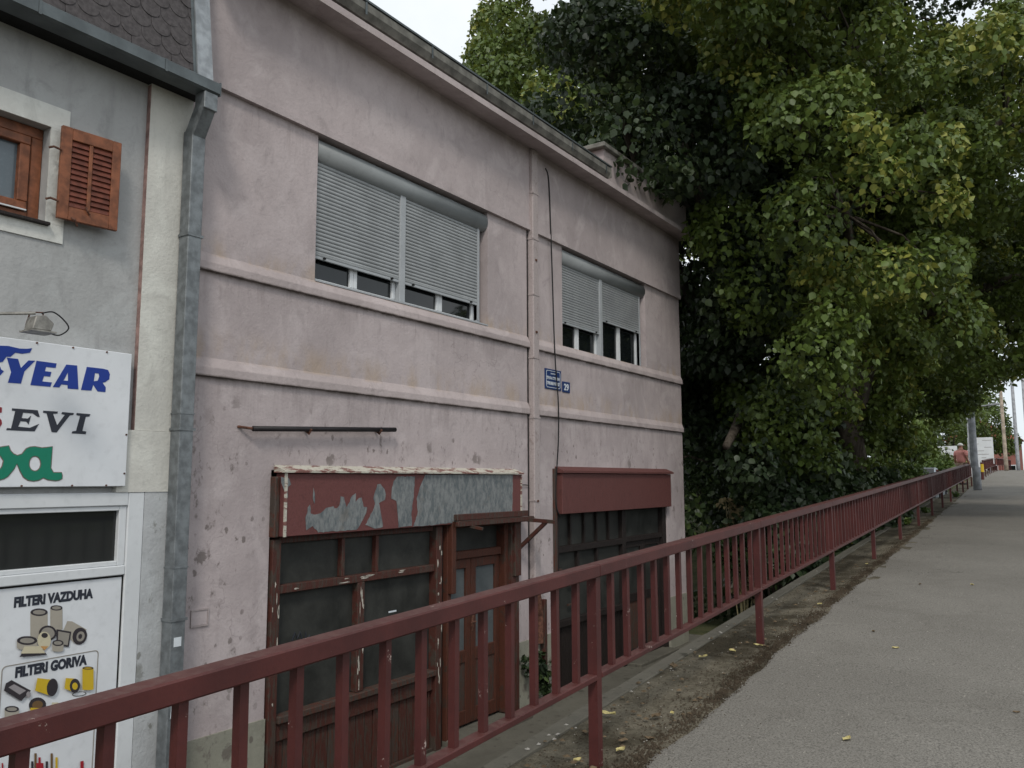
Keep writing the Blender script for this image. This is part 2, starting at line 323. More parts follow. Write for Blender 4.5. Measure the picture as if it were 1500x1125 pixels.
# traced print and paint outlines, metres on the facade (y, z)
POLY = {"Y":[[[2.613,2.449],[2.684,2.449],[2.706,2.389],[2.752,2.447],[2.796,2.45],[2.73,2.368],[2.713,2.283],[2.63,2.281],[2.646,2.354]]],"E":[[[2.805,2.451],[2.941,2.448],[2.936,2.415],[2.871,2.415],[2.865,2.385],[2.909,2.384],[2.903,2.35],[2.861,2.35],[2.851,2.312],[2.917,2.311],[2.908,2.279],[2.775,2.279]]],"A":[[[3.009,2.448],[3.086,2.45],[3.105,2.28],[3.029,2.277],[3.026,2.303],[2.983,2.303],[2.97,2.281],[2.925,2.279]],
[[2.996,2.332],[3.028,2.333],[3.024,2.394]]],"R":[[[3.157,2.448],[3.28,2.448],[3.317,2.442],[3.332,2.412],[3.329,2.375],[3.301,2.351],[3.28,2.344],[3.306,2.312],[3.305,2.277],[3.247,2.276],[3.211,2.322],[3.2,2.278],[3.124,2.277]],
[[3.219,2.41],[3.248,2.408],[3.253,2.388],[3.243,2.356],[3.214,2.348]]],"wing":[[[2.432,2.487],[2.514,2.521],[2.565,2.524],[2.617,2.529],[2.689,2.521],[2.734,2.525],[2.77,2.534],[2.758,2.501],[2.709,2.487],[2.664,2.489],[2.635,2.457],[2.609,2.454],[2.589,2.418],[2.572,2.412],[2.521,2.406],[2.452,2.434]]],"foot":[[[2.488,2.388],[2.548,2.39],[2.574,2.385],[2.582,2.366],[2.6,2.356],[2.58,2.326],[2.526,2.332],[2.491,2.345]]],"E2":[[[2.668,2.112],[2.833,2.11],[2.85,2.065],[2.836,2.064],[2.802,2.086],[2.739,2.087],[2.732,2.05],[2.773,2.049],[2.792,2.071],[2.78,2.008],[2.765,2.027],[2.727,2.029],[2.713,1.991],[2.79,1.987],[2.848,2.017],[2.822,1.964],[2.64,1.964],[2.644,1.978],[2.67,1.977],[2.689,2.095],[2.667,2.096]]],"V":[[[2.871,2.11],[2.97,2.11],[2.968,2.096],[2.938,2.092],[2.971,2.014],[3.02,2.09],[2.996,2.094],[3.0,2.109],[3.083,2.107],[3.079,2.093],[3.055,2.088],[2.97,1.963],[2.936,1.965],[2.895,2.092],[2.871,2.095]]],"I":[[[3.103,2.109],[3.203,2.107],[3.196,2.089],[3.17,2.085],[3.151,1.983],[3.18,1.98],[3.177,1.96],[3.076,1.962],[3.079,1.976],[3.106,1.981],[3.129,2.09],[3.102,2.093]]],"S":[[[2.506,2.113],[2.591,2.114],[2.604,2.113],[2.604,2.078],[2.587,2.075],[2.576,2.09],[2.542,2.088],[2.539,2.064],[2.587,2.049],[2.607,2.027],[2.611,2.004],[2.6,1.983],[2.567,1.965],[2.491,1.97],[2.497,2.007],[2.513,2.008],[2.523,1.985],[2.561,1.987],[2.566,2.011],[2.52,2.026],[2.502,2.053],[2.498,2.085]]],"va":[[[2.574,1.855],[2.608,1.853],[2.664,1.864],[2.679,1.83],[2.698,1.81],[2.721,1.801],[2.747,1.811],[2.772,1.847],[2.798,1.86],[2.83,1.864],[2.877,1.857],[2.905,1.86],[2.95,1.867],[2.95,1.789],[2.949,1.717],[2.967,1.688],[3.023,1.688],[3.031,1.664],[3.03,1.64],[3.009,1.627],[2.985,1.623],[2.928,1.63],[2.899,1.644],[2.872,1.627],[2.836,1.621],[2.799,1.627],[2.766,1.649],[2.741,1.691],[2.721,1.738],[2.709,1.705],[2.673,1.654],[2.648,1.637],[2.623,1.63],[2.572,1.626],[2.488,1.761],[2.523,1.853]],
[[2.873,1.744],[2.872,1.73],[2.868,1.716],[2.86,1.706],[2.851,1.699],[2.84,1.697],[2.83,1.699],[2.819,1.705],[2.811,1.716],[2.805,1.729],[2.803,1.743],[2.804,1.758],[2.808,1.771],[2.815,1.782],[2.824,1.789],[2.835,1.791],[2.846,1.789],[2.856,1.783],[2.864,1.772],[2.87,1.759]],
[[2.595,1.791],[2.612,1.789],[2.632,1.759],[2.627,1.727],[2.618,1.709],[2.592,1.708]]],"zinc":[[[4.943,1.658],[5.03,1.648],[5.058,1.589],[5.027,1.57],[5.03,1.473],[5.005,1.473],[4.985,1.532],[4.945,1.6]],
[[5.258,1.379],[5.284,1.398],[5.305,1.367],[5.299,1.323],[5.367,1.305],[5.42,1.319],[5.487,1.362],[5.542,1.371],[5.584,1.38],[5.599,1.364],[5.642,1.357],[5.662,1.388],[5.674,1.471],[5.718,1.465],[5.757,1.364],[5.799,1.416],[5.827,1.479],[5.879,1.499],[5.874,1.414],[5.925,1.456],[5.956,1.455],[5.988,1.368],[6.035,1.356],[6.028,1.303],[5.984,1.24],[5.925,1.168],[5.896,1.143],[5.619,1.142],[5.399,1.143],[5.33,1.207],[5.252,1.171],[5.242,1.28],[5.26,1.329]],
[[6.187,1.582],[6.227,1.588],[6.284,1.537],[6.31,1.482],[6.295,1.426],[6.207,1.395],[6.233,1.307],[6.259,1.218],[6.268,1.152],[6.157,1.141],[6.016,1.185],[6.076,1.258],[6.129,1.332],[6.151,1.386],[6.126,1.441],[6.148,1.506]],
[[6.423,1.615],[6.473,1.66],[6.759,1.666],[6.745,1.475],[6.712,1.291],[6.715,1.141],[6.508,1.134],[6.488,1.298],[6.469,1.411],[6.393,1.435],[6.399,1.547]],
[[5.325,1.558],[5.347,1.497],[5.343,1.406],[5.322,1.457]],
[[6.842,1.544],[6.93,1.681],[7.587,1.69],[8.644,1.707],[8.626,1.17],[7.59,1.147],[6.744,1.13],[6.814,1.289],[6.791,1.425]]],"poster":[["beige",[[2.899,0.741],[3.015,0.725],[3.025,0.562],[3.025,0.562],[3.021,0.557],[3.009,0.555],[2.99,0.555],[2.968,0.558],[2.946,0.562],[2.927,0.568],[2.914,0.574],[2.909,0.579],[2.909,0.579]]],["dark",[[3.015,0.725],[3.013,0.718],[3.005,0.712],[2.992,0.708],[2.976,0.706],[2.959,0.707],[2.941,0.711],[2.924,0.717],[2.911,0.724],[2.903,0.732],[2.899,0.741],[2.902,0.748],[2.909,0.754],[2.922,0.758],[2.938,0.76],[2.955,0.759],[2.973,0.755],[2.99,0.75],[3.003,0.742],[3.012,0.734]]],["beige_top",[[2.999,0.728],[2.997,0.723],[2.991,0.719],[2.982,0.717],[2.971,0.717],[2.958,0.718],[2.945,0.72],[2.933,0.724],[2.924,0.728],[2.918,0.733],[2.915,0.738],[2.917,0.743],[2.923,0.746],[2.932,0.749],[2.943,0.749],[2.956,0.749],[2.969,0.746],[2.981,0.742],[2.99,0.738],[2.997,0.733]]],["beige",[[3.03,0.753],[3.114,0.742],[3.123,0.598],[3.123,0.598],[3.12,0.595],[3.111,0.593],[3.097,0.593],[3.081,0.595],[3.065,0.598],[3.051,0.602],[3.042,0.606],[3.039,0.61],[3.039,0.61]]],["dark",[[3.114,0.742],[3.113,0.737],[3.107,0.732],[3.098,0.729],[3.086,0.728],[3.073,0.729],[3.06,0.732],[3.048,0.736],[3.039,0.741],[3.032,0.747],[3.03,0.753],[3.032,0.758],[3.037,0.763],[3.046,0.766],[3.058,0.767],[3.071,0.766],[3.084,0.763],[3.096,0.759],[3.106,0.754],[3.112,0.748]]],["beige_top",[[3.103,0.744],[3.101,0.74],[3.097,0.738],[3.09,0.736],[3.082,0.736],[3.073,0.736],[3.063,0.738],[3.055,0.741],[3.048,0.744],[3.043,0.748],[3.042,0.751],[3.043,0.755],[3.047,0.757],[3.054,0.759],[3.062,0.759],[3.071,0.759],[3.081,0.757],[3.089,0.754],[3.096,0.751],[3.101,0.747]]],["beige",[[3.153,0.647],[3.187,0.64],[3.295,0.568],[3.207,0.489],[3.128,0.584]]],["dark",[[3.298,0.507],[3.291,0.491],[3.28,0.479],[3.265,0.472],[3.249,0.47],[3.232,0.475],[3.217,0.484],[3.205,0.499],[3.198,0.516],[3.195,0.534],[3.197,0.552],[3.204,0.568],[3.215,0.58],[3.23,0.587],[3.246,0.589],[3.262,0.585],[3.277,0.575],[3.29,0.561],[3.298,0.544],[3.301,0.525]]],["beige_top",[[3.282,0.514],[3.277,0.504],[3.271,0.497],[3.263,0.493],[3.253,0.492],[3.244,0.494],[3.236,0.499],[3.229,0.507],[3.225,0.517],[3.224,0.528],[3.225,0.539],[3.229,0.548],[3.236,0.556],[3.244,0.56],[3.253,0.561],[3.262,0.559],[3.271,0.554],[3.277,0.546],[3.281,0.536],[3.283,0.525]]],["dark",[[3.264,0.521],[3.262,0.516],[3.259,0.512],[3.255,0.51],[3.251,0.509],[3.246,0.511],[3.242,0.513],[3.239,0.517],[3.237,0.522],[3.237,0.528],[3.237,0.533],[3.239,0.538],[3.243,0.541],[3.246,0.544],[3.251,0.544],[3.255,0.543],[3.259,0.541],[3.262,0.537],[3.264,0.532],[3.265,0.526]]],["dark",[[3.082,0.575],[3.08,0.559],[3.073,0.545],[3.06,0.536],[3.044,0.531],[3.025,0.531],[3.006,0.537],[2.989,0.547],[2.976,0.56],[2.966,0.576],[2.962,0.593],[2.964,0.608],[2.972,0.622],[2.984,0.631],[3.0,0.636],[3.019,0.636],[3.037,0.631],[3.055,0.621],[3.069,0.607],[3.079,0.591]]],["beige_top",[[3.068,0.577],[3.067,0.565],[3.061,0.555],[3.051,0.548],[3.038,0.544],[3.024,0.544],[3.01,0.549],[2.997,0.556],[2.986,0.566],[2.979,0.578],[2.976,0.591],[2.978,0.602],[2.984,0.612],[2.993,0.619],[3.006,0.623],[3.02,0.623],[3.034,0.619],[3.047,0.612],[3.058,0.601],[3.065,0.589]]],["cream",[[3.046,0.531],[3.045,0.513],[3.039,0.498],[3.03,0.486],[3.018,0.48],[3.004,0.479],[2.989,0.484],[2.976,0.495],[2.965,0.51],[2.958,0.527],[2.955,0.546],[2.956,0.564],[2.961,0.579],[2.97,0.591],[2.982,0.598],[2.996,0.598],[3.011,0.593],[3.024,0.583],[3.035,0.568],[3.042,0.55]]],["dark",[[3.023,0.57],[3.022,0.564],[3.019,0.56],[3.015,0.557],[3.009,0.555],[3.002,0.555],[2.995,0.557],[2.989,0.561],[2.984,0.565],[2.981,0.571],[2.979,0.576],[2.98,0.581],[2.983,0.586],[2.987,0.589],[2.993,0.59],[3.0,0.59],[3.007,0.588],[3.013,0.585],[3.018,0.58],[3.021,0.575]]],["orange",[[2.975,0.505],[3.029,0.496],[3.007,0.471]]],["dark",[[3.08,0.602],[3.183,0.57],[3.172,0.467],[3.084,0.498]]],["beige_top",[[3.092,0.587],[3.172,0.561],[3.163,0.48],[3.094,0.506]]],["beige",[[2.82,0.567],[2.953,0.546],[2.956,0.498],[2.956,0.498],[2.951,0.493],[2.937,0.49],[2.915,0.491],[2.89,0.494],[2.865,0.499],[2.843,0.506],[2.829,0.513],[2.824,0.519],[2.824,0.519]]],["dark",[[2.953,0.546],[2.95,0.537],[2.941,0.531],[2.926,0.526],[2.908,0.525],[2.888,0.527],[2.867,0.532],[2.849,0.539],[2.834,0.548],[2.824,0.557],[2.82,0.567],[2.823,0.576],[2.832,0.582],[2.846,0.587],[2.864,0.588],[2.884,0.586],[2.905,0.582],[2.923,0.575],[2.939,0.566],[2.949,0.556]]],["beige_top",[[2.934,0.549],[2.932,0.544],[2.925,0.54],[2.915,0.538],[2.902,0.537],[2.887,0.539],[2.872,0.542],[2.859,0.547],[2.848,0.552],[2.841,0.558],[2.839,0.564],[2.841,0.569],[2.847,0.573],[2.857,0.575],[2.87,0.576],[2.885,0.574],[2.9,0.571],[2.913,0.567],[2.924,0.561],[2.931,0.555]]],["beige",[[3.054,0.514],[3.132,0.501],[3.135,0.452],[3.135,0.452],[3.132,0.448],[3.124,0.446],[3.112,0.446],[3.097,0.447],[3.082,0.451],[3.069,0.455],[3.061,0.46],[3.057,0.465],[3.057,0.465]]],["dark",[[3.132,0.501],[3.131,0.495],[3.126,0.49],[3.117,0.486],[3.106,0.485],[3.094,0.486],[3.082,0.489],[3.071,0.494],[3.063,0.5],[3.057,0.507],[3.054,0.514],[3.056,0.52],[3.061,0.525],[3.069,0.529],[3.08,0.53],[3.092,0.529],[3.104,0.526],[3.115,0.521],[3.124,0.515],[3.13,0.508]]],["beige_top",[[3.121,0.503],[3.12,0.499],[3.116,0.496],[3.11,0.494],[3.103,0.494],[3.094,0.495],[3.085,0.497],[3.077,0.5],[3.071,0.504],[3.067,0.508],[3.065,0.512],[3.066,0.516],[3.07,0.519],[3.076,0.521],[3.084,0.521],[3.092,0.52],[3.101,0.518],[3.109,0.515],[3.115,0.512],[3.12,0.507]]],["dark",[[2.843,0.457],[2.861,0.487],[3.001,0.469],[3.024,0.44]]],["cream",[[2.85,0.478],[2.87,0.521],[2.975,0.506],[3.011,0.453]]],["beige",[[2.77,0.138],[2.861,0.117],[2.868,0.007],[2.868,0.007],[2.865,0.004],[2.855,0.003],[2.84,0.004],[2.823,0.008],[2.805,0.013],[2.79,0.019],[2.78,0.024],[2.777,0.029],[2.777,0.029]]],["dark",[[2.861,0.117],[2.859,0.111],[2.853,0.107],[2.843,0.105],[2.831,0.105],[2.816,0.107],[2.802,0.111],[2.789,0.117],[2.779,0.124],[2.772,0.131],[2.77,0.138],[2.771,0.143],[2.778,0.148],[2.787,0.15],[2.8,0.15],[2.814,0.148],[2.828,0.144],[2.841,0.138],[2.852,0.131],[2.859,0.124]]],["beige_top",[[2.848,0.12],[2.847,0.117],[2.842,0.114],[2.835,0.113],[2.826,0.113],[2.816,0.115],[2.806,0.118],[2.796,0.122],[2.789,0.126],[2.784,0.131],[2.782,0.135],[2.784,0.138],[2.788,0.141],[2.795,0.142],[2.804,0.141],[2.814,0.14],[2.825,0.137],[2.834,0.133],[2.841,0.129],[2.846,0.124]]],["dark",[[2.801,0.316],[2.93,0.222],[2.871,0.167],[2.757,0.258],[2.767,0.302]]],["grey",[[2.818,0.286],[2.898,0.229],[2.858,0.211],[2.784,0.273]]],["grey",[[2.93,0.196],[2.93,0.189],[2.928,0.184],[2.925,0.18],[2.921,0.178],[2.917,0.178],[2.912,0.18],[2.908,0.184],[2.905,0.189],[2.902,0.195],[2.901,0.202],[2.901,0.208],[2.903,0.214],[2.906,0.218],[2.91,0.22],[2.914,0.22],[2.919,0.218],[2.923,0.214],[2.927,0.209],[2.929,0.203]]],["yellow",[[2.967,0.297],[3.065,0.267],[3.061,0.161],[2.956,0.217]]],["dark",[[3.108,0.202],[3.104,0.184],[3.097,0.17],[3.088,0.16],[3.077,0.155],[3.065,0.157],[3.054,0.164],[3.044,0.175],[3.037,0.191],[3.034,0.209],[3.033,0.228],[3.037,0.245],[3.044,0.259],[3.053,0.269],[3.064,0.274],[3.076,0.273],[3.087,0.266],[3.097,0.254],[3.104,0.239],[3.108,0.22]]],["yellow",[[3.159,0.26],[3.222,0.244],[3.227,0.15],[3.155,0.189]]],["dark",[[3.264,0.183],[3.261,0.169],[3.255,0.157],[3.247,0.149],[3.236,0.145],[3.225,0.147],[3.214,0.152],[3.204,0.162],[3.196,0.175],[3.192,0.19],[3.19,0.205],[3.193,0.219],[3.199,0.231],[3.207,0.239],[3.218,0.243],[3.229,0.242],[3.24,0.236],[3.25,0.226],[3.258,0.213],[3.263,0.198]]],["yellow",[[3.247,0.188],[3.246,0.181],[3.244,0.174],[3.24,0.17],[3.234,0.167],[3.229,0.167],[3.222,0.17],[3.217,0.174],[3.212,0.181],[3.209,0.188],[3.208,0.196],[3.208,0.203],[3.21,0.209],[3.214,0.214],[3.22,0.216],[3.226,0.216],[3.232,0.214],[3.237,0.209],[3.242,0.203],[3.245,0.196]]],["yellow",[[3.273,0.306],[3.355,0.291],[3.364,0.142],[3.364,0.142],[3.361,0.141],[3.352,0.141],[3.339,0.142],[3.323,0.145],[3.307,0.149],[3.294,0.153],[3.285,0.156],[3.282,0.159],[3.282,0.159]]],["dark",[[3.355,0.291],[3.354,0.288],[3.348,0.286],[3.339,0.285],[3.327,0.286],[3.315,0.288],[3.302,0.291],[3.29,0.294],[3.281,0.299],[3.275,0.303],[3.273,0.306],[3.275,0.309],[3.28,0.311],[3.289,0.312],[3.301,0.312],[3.313,0.31],[3.326,0.307],[3.338,0.303],[3.347,0.299],[3.353,0.295]]],["yellow_top",[[3.344,0.293],[3.342,0.292],[3.338,0.291],[3.332,0.29],[3.323,0.291],[3.314,0.292],[3.305,0.294],[3.297,0.297],[3.29,0.299],[3.286,0.302],[3.284,0.304],[3.286,0.306],[3.29,0.307],[3.296,0.307],[3.304,0.307],[3.314,0.305],[3.323,0.303],[3.331,0.301],[3.338,0.298],[3.342,0.296]]],["yellow",[[2.931,0.112],[3.035,0.084],[3.042,0.029],[2.991,0.001],[2.931,0.029]]],["dark",[[3.041,0.113],[3.042,0.097],[3.038,0.082],[3.029,0.071],[3.015,0.063],[2.998,0.061],[2.98,0.064],[2.963,0.072],[2.948,0.084],[2.936,0.099],[2.929,0.115],[2.928,0.131],[2.932,0.145],[2.941,0.157],[2.955,0.164],[2.971,0.166],[2.989,0.164],[3.007,0.156],[3.022,0.144],[3.034,0.129]]],["brown",[[3.02,0.115],[3.02,0.107],[3.017,0.099],[3.011,0.093],[3.002,0.089],[2.992,0.088],[2.981,0.089],[2.97,0.093],[2.96,0.1],[2.953,0.108],[2.95,0.117],[2.949,0.125],[2.952,0.133],[2.958,0.139],[2.967,0.143],[2.977,0.144],[2.989,0.143],[2.999,0.139],[3.009,0.132],[3.016,0.124]]],["ring",[[3.32,0.123],[3.319,0.118],[3.312,0.114],[3.301,0.111],[3.287,0.111],[3.271,0.112],[3.255,0.114],[3.24,0.118],[3.228,0.123],[3.22,0.129],[3.217,0.134],[3.219,0.139],[3.225,0.143],[3.236,0.146],[3.25,0.146],[3.266,0.145],[3.282,0.143],[3.297,0.139],[3.309,0.134],[3.317,0.128]]],["ring_in",[[3.312,0.124],[3.311,0.12],[3.305,0.118],[3.296,0.116],[3.284,0.116],[3.27,0.117],[3.257,0.119],[3.244,0.122],[3.234,0.126],[3.228,0.13],[3.225,0.133],[3.227,0.137],[3.232,0.139],[3.241,0.141],[3.253,0.141],[3.267,0.14],[3.28,0.138],[3.293,0.135],[3.303,0.131],[3.31,0.127]]],["cream",[[3.08,0.111],[3.124,0.102],[3.126,0.021],[3.081,0.036]]],["dark",[[3.169,0.006],[3.207,0.024],[3.205,0.055],[3.267,0.063],[3.327,0.008],[3.259,0.001]]],["grey",[[2.898,-0.175],[2.913,-0.179],[2.922,-0.325],[2.907,-0.321]]],["dark",[[2.926,-0.208],[2.94,-0.212],[2.948,-0.333],[2.933,-0.328]]],["dark",[[2.964,-0.244],[2.979,-0.248],[2.985,-0.343],[2.97,-0.339]]],["brown",[[2.982,-0.197],[2.997,-0.201],[3.006,-0.349],[2.991,-0.345]]],["red",[[3.01,-0.231],[3.025,-0.235],[3.033,-0.357],[3.018,-0.352]]],["dark",[[3.06,-0.27],[3.076,-0.275],[3.081,-0.371],[3.066,-0.366]]],["brown",[[3.09,-0.226],[3.105,-0.23],[3.114,-0.38],[3.099,-0.376]]],["yellow",[[3.124,-0.261],[3.14,-0.265],[3.147,-0.389],[3.132,-0.385]]],["red",[[3.301,-0.336],[3.318,-0.34],[3.323,-0.439],[3.307,-0.435]]],["red",[[2.997,-0.263],[3.045,-0.277],[3.051,-0.383],[3.003,-0.369]]],["red",[[3.301,-0.336],[3.324,-0.337],[3.332,-0.463],[3.308,-0.457]]],["red",[[2.775,-0.203],[2.785,-0.206],[2.792,-0.308],[2.782,-0.305]]]]}
M['dustyglass2'] = glass('curtained_door_glass', (.06,.07,.075), .3, .3, .6, (.13,.145,.15))
M['drygrass2'] = plain('dry_stem', (.3,.26,.15), .9)
# ------------------------------------------------------------ ground and ramp
def sheet(name, svals, lvals, fz, mat, kind='structure', label=None):
    vs = []; fs = []
    for s_ in svals:
        for l_ in lvals(s_) if callable(lvals) else lvals:
            p = DS * s_ + DL * l_; vs.append((p.x, p.y, fz(s_, l_)))
    n = len(lvals(svals[0]) if callable(lvals) else lvals)
    for i in range(len(svals) - 1):
        for j in range(n - 1): a = i * n + j; fs.append((a, a + n, a + n + 1, a + 1))
    o = MB().add(vs, fs).build(name, mat); o['kind'] = kind
    if label: o['label'] = label
    return o
from mathutils import noise as mn
def nz3(x, y, z, s=1.): return mn.noise(Vector((x * s, y * s, z * s)))
far = [-400, -150, -60, -40, -25, -15] + list(np.arange(-10, 60, 1.0)) + list(np.arange(60, 150, 5.)) + [170, 200, 260, 400, 800, 1500]
def gz(s, l):
    if l < 2.5: return rz(s) - .25
    return low(s) + (0 if l < 60 else 0) + .03 * nz3(s, l, 0, .7) - (0.02 if s < 16 else 0)
sheet('ground', far, [-1500, -300, -80, -30, -11.2, -11, -2.9, 2.3, 2.44, 2.52, 3, 4, 5, 6, 7, 9, 12, 16, 25, 40, 80, 300, 1500], gz, 'grassy')
def edge_l(s): return 1.79 + .05 * nz3(s, 0, 3, 1.9) + .025 * nz3(s, 5, 3, 7.) + (.07 if s < 3 else .0)
ss = sorted(set(list(np.arange(-25, 30, .2)) + list(np.arange(30, 170, 1.5))))
sheet('walkway', ss, lambda s: [-2.45, -1.5, -.5, .5, 1.2, edge_l(s) - .05, edge_l(s)], lambda s, l: rz(s) - (.012 if l > edge_l(s) - .01 else 0), 'asphalt')
sheet('verge', ss, lambda s: list(np.linspace(1.6, 2.41, 10)), lambda s, l: rz(s) - .02 + .012 * nz3(s, l, 1, 2.3) + .008 * nz3(s, l, 4, 8) + .015 * sm(2.1, 1.85, l), 'verge')
# kerb and road on the street side, out of frame to the right
sheet('kerb', ss[::4], [-2.62, -2.6, -2.46, -2.45], lambda s, l: rz(s) - (.12 if l < -2.61 else -.004), 'concrete')
sheet('road', ss[::6], [-10.8, -7, -2.63], lambda s, l: rz(s) - .12, 'asphalt')
# pavement between houses and ramp
mb = MB(); mb.box(-7.2, -2.55, -12, 15.2, -1.5, -1.30); pv = mb.build('lower_pavement', 'concrete'); pv['kind'] = 'structure'

t = thing('retaining_wall', SL(0, 2.44, -1.3), 'long concrete retaining wall carrying the raised walkway under the red railing', 'wall')
mb = MB()
for a, b in zip(ss[::3][:-1], ss[::3][1:]):
    if a > 34: break
    p, q = SL(a, 2.44), SL(b, 2.44); p2, q2 = SL(a, 2.5), SL(b, 2.5)
    za, zb = min(low(a), rz(a)) - .4, min(low(b), rz(b)) - .4
    mb.add([(p.x, p.y, za), (q.x, q.y, zb), (q.x, q.y, q.z - .09), (p.x, p.y, p.z - .09), (p2.x, p2.y, za), (q2.x, q2.y, zb), (q2.x, q2.y, q.z - .09), (p2.x, p2.y, p.z - .09)],
           [(0, 1, 2, 3), (4, 7, 6, 5), (3, 2, 6, 7), (0, 4, 5, 1)])
mb.build('wall_face', 'concrete', t)
s0 = -10.
while s0 < 33:
    L_ = 2.0 if s0 > -1 else 4.5
    p = SL(s0, 2.47, -.045 + random.uniform(-.006, .006)); q = SL(s0 + L_ - .012, 2.47, -.045 + random.uniform(-.006, .006))
    MB().bar(p, q, .12, .09).build('coping_block', 'coping', t, bevel=.008); s0 += L_

# ------------------------------------------------------------ railing
def rail_l(s): return 2.025 - .0052 * max(s, 0)
def make_railing(s_start, n, sp, label, lat=rail_l, nb=14, panel=False):
    t = thing('railing', SL(s_start, lat(s_start)), label, 'railing', None)
    w = Vector(t.location); pm = box('tmp', 'rail', None, -.0275, .0275, -.0275, .0275, 0, 1).data; bpy.data.objects.remove(bpy.data.objects['tmp'])
    bm_ = MB().box(-.016, .016, -.016, .016, 0, 1).build('tmp', 'rail'); bmm = bm_.data; bpy.data.objects.remove(bm_)
    ang = R(2.5)
    for i in range(n + 1):
        s = s_start + i * sp; p = SL(s, lat(s)) - w
        inst('post', pm, t, p + Vector((0, 0, -.12)), (0, 0, ang), (1, 1, .975 + .12))
        if i == n: break
        q = SL(s + sp, lat(s + sp)) - w
        MB().bar(p + w + Vector((0, 0, 1.008)), q + w + Vector((0, 0, 1.008)), .085, .066).build('top_rail', 'rail', t, bevel=.006)
        e = (q - p).normalized() * .03
        MB().bar(p + w + e + Vector((0, 0, .452)), q + w - e + Vector((0, 0, .452)), .062, .03).build('bottom_rail', 'rail', t, bevel=.004)
        for k in range(1, nb + 1):
            f = k / (nb + 1); c = p.lerp(q, f) + Vector((0, 0, .466))
            o = inst('baluster', bmm, t, c, (random.uniform(-.006, .006), random.uniform(-.006, .006), ang + random.uniform(-.08, .08)), (1, 1, .510))
    return t
make_railing(4.11 - 3.23 * 2, 14, 3.23, 'long dark red steel railing nearest the viewer with square upright bars')
make_railing(54.2, 7, 3.0, 'short red railing section beyond the lamp post and white sign', lambda s: 2.025 - .0052 * 42 - (s - 42) * .012, 12)
make_railing(78, 6, 3.5, 'farthest dark railing section over the rise near the tall poles', lambda s: 1.37 - (s - 78) * .04, 6)

# ------------------------------------------------------------ pink house
FX = -5.94; GZ = -1.32
house = thing('pink_house', (FX, 9.2, GZ), 'two storey pink plastered house with closed shutters and old shopfronts', 'house')
def wall_holes(mb, y0, y1, z0, z1, xf, xb, holes, mi=0):
    ys = sorted({y0, y1, *[h[0] for h in holes], *[h[1] for h in holes]}); zs = sorted({z0, z1, *[h[2] for h in holes], *[h[3] for h in holes]})
    ys = [y for y in ys if y0 <= y <= y1]; zs = [z for z in zs if z0 <= z <= z1]
    inh = lambda y, z: any(h[0] < y < h[1] and h[2] < z < h[3] for h in holes)
    for a, b in zip(ys, ys[1:]):
        for c, d in zip(zs, zs[1:]):
            if not inh((a + b) / 2, (c + d) / 2): mb.add([(xf, a, c), (xf, b, c), (xf, b, d), (xf, a, d)], [(0, 1, 2, 3)], mi)
    for h in holes:
        a, b, c, d = max(h[0], y0), min(h[1], y1), max(h[2], z0), min(h[3], z1)
        if a >= b or c >= d: continue
        if h[0] >= y0: mb.add([(xf, a, c), (xb, a, c), (xb, a, d), (xf, a, d)], [(0, 1, 2, 3)], mi)
        if h[1] <= y1: mb.add([(xf, b, c), (xf, b, d), (xb, b, d), (xb, b, c)], [(0, 1, 2, 3)], mi)
        if h[2] > z0: mb.add([(xf, a, c), (xf, b, c), (xb, b, c), (xb, a, c)], [(0, 1, 2, 3)], mi)
        if h[3] < z1: mb.add([(xf, a, d), (xb, a, d), (xb, b, d), (xf, b, d)], [(0, 1, 2, 3)], mi)
YL, YR = 3.96, 14.5
W1 = (5.385, 8.26, 3.55, 5.03); W2 = (10.12, 12.98, 3.50, 5.03)
S1 = (4.93, 8.87, -1.32, 1.72); S2 = (9.88, 13.70, -1.32, 1.74)
def nonorm(name, mb, m, parent):      # open sheets: keep winding as given
    me = mb.mesh(name, wloc(parent)); me.materials.append(M[m]); o = bpy.data.objects.new(name, me); COL.objects.link(o); o.parent = parent; return o
mb = MB(); wall_holes(mb, YL, YR, -.43, 2.50, FX, FX - .32, [S1, S2]); nonorm('wall', mb, 'pink', house)
mb = MB(); wall_holes(mb, YL, YR, -1.5, -.43, FX + .02, FX - .32, [S1, S2]); mb.add([(FX + .02, YL, -.43), (FX + .02, S1[0], -.43), (FX, S1[0], -.43), (FX, YL, -.43)], [(0, 1, 2, 3)])
for a, b in ((S1[1], S2[0]), (S2[1], YR)): mb.add([(FX + .02, a, -.43), (FX + .02, b, -.43), (FX, b, -.43), (FX, a, -.43)], [(0, 1, 2, 3)])
nonorm('plinth', mb, 'plinth', house)
mb = MB(); wall_holes(mb, YL, YR, 2.50, 5.03, FX + .0, FX - .14, [W1, W2]); nonorm('wall', mb, 'pink', house)
mb = MB()
for a, b in ((YL, YR),): mb.box(FX - .3, FX + .035, a, b, 5.03, 6.2)
mb.box(FX + .035, FX + .05, YL, YR, 5.03, 5.10)
mb.build('upper_wall', 'pink', house)
# flank, back and lower roof
mb = MB(); mb.box(FX - .3, -15, YR - .3, YR - .002, -1.5, 6.2); mb.box(-15, -14.7, YL, YR - .31, -1.5, 6.2); mb.box(FX - .33, -14.69, YL, YL + .3, 5.0, 6.2)
mb.build('side_wall', 'pink', house)
for z, h, d in ((2.495, .135, .036), (3.395, .13, .038)):
    mb = MB(); gapy = (9.19, 9.42)
    for a, b in ((YL, gapy[0]), (gapy[1], YR)):
        mb.prism([(FX - .001, z), (FX + d, z), (FX + d, z + h * .55), (FX - .001, z + h + .03)], 1, a, b)
    # prism order: (x,z) with y inserted
    mb.build('string_course', 'pinkband', house, bevel=.004)
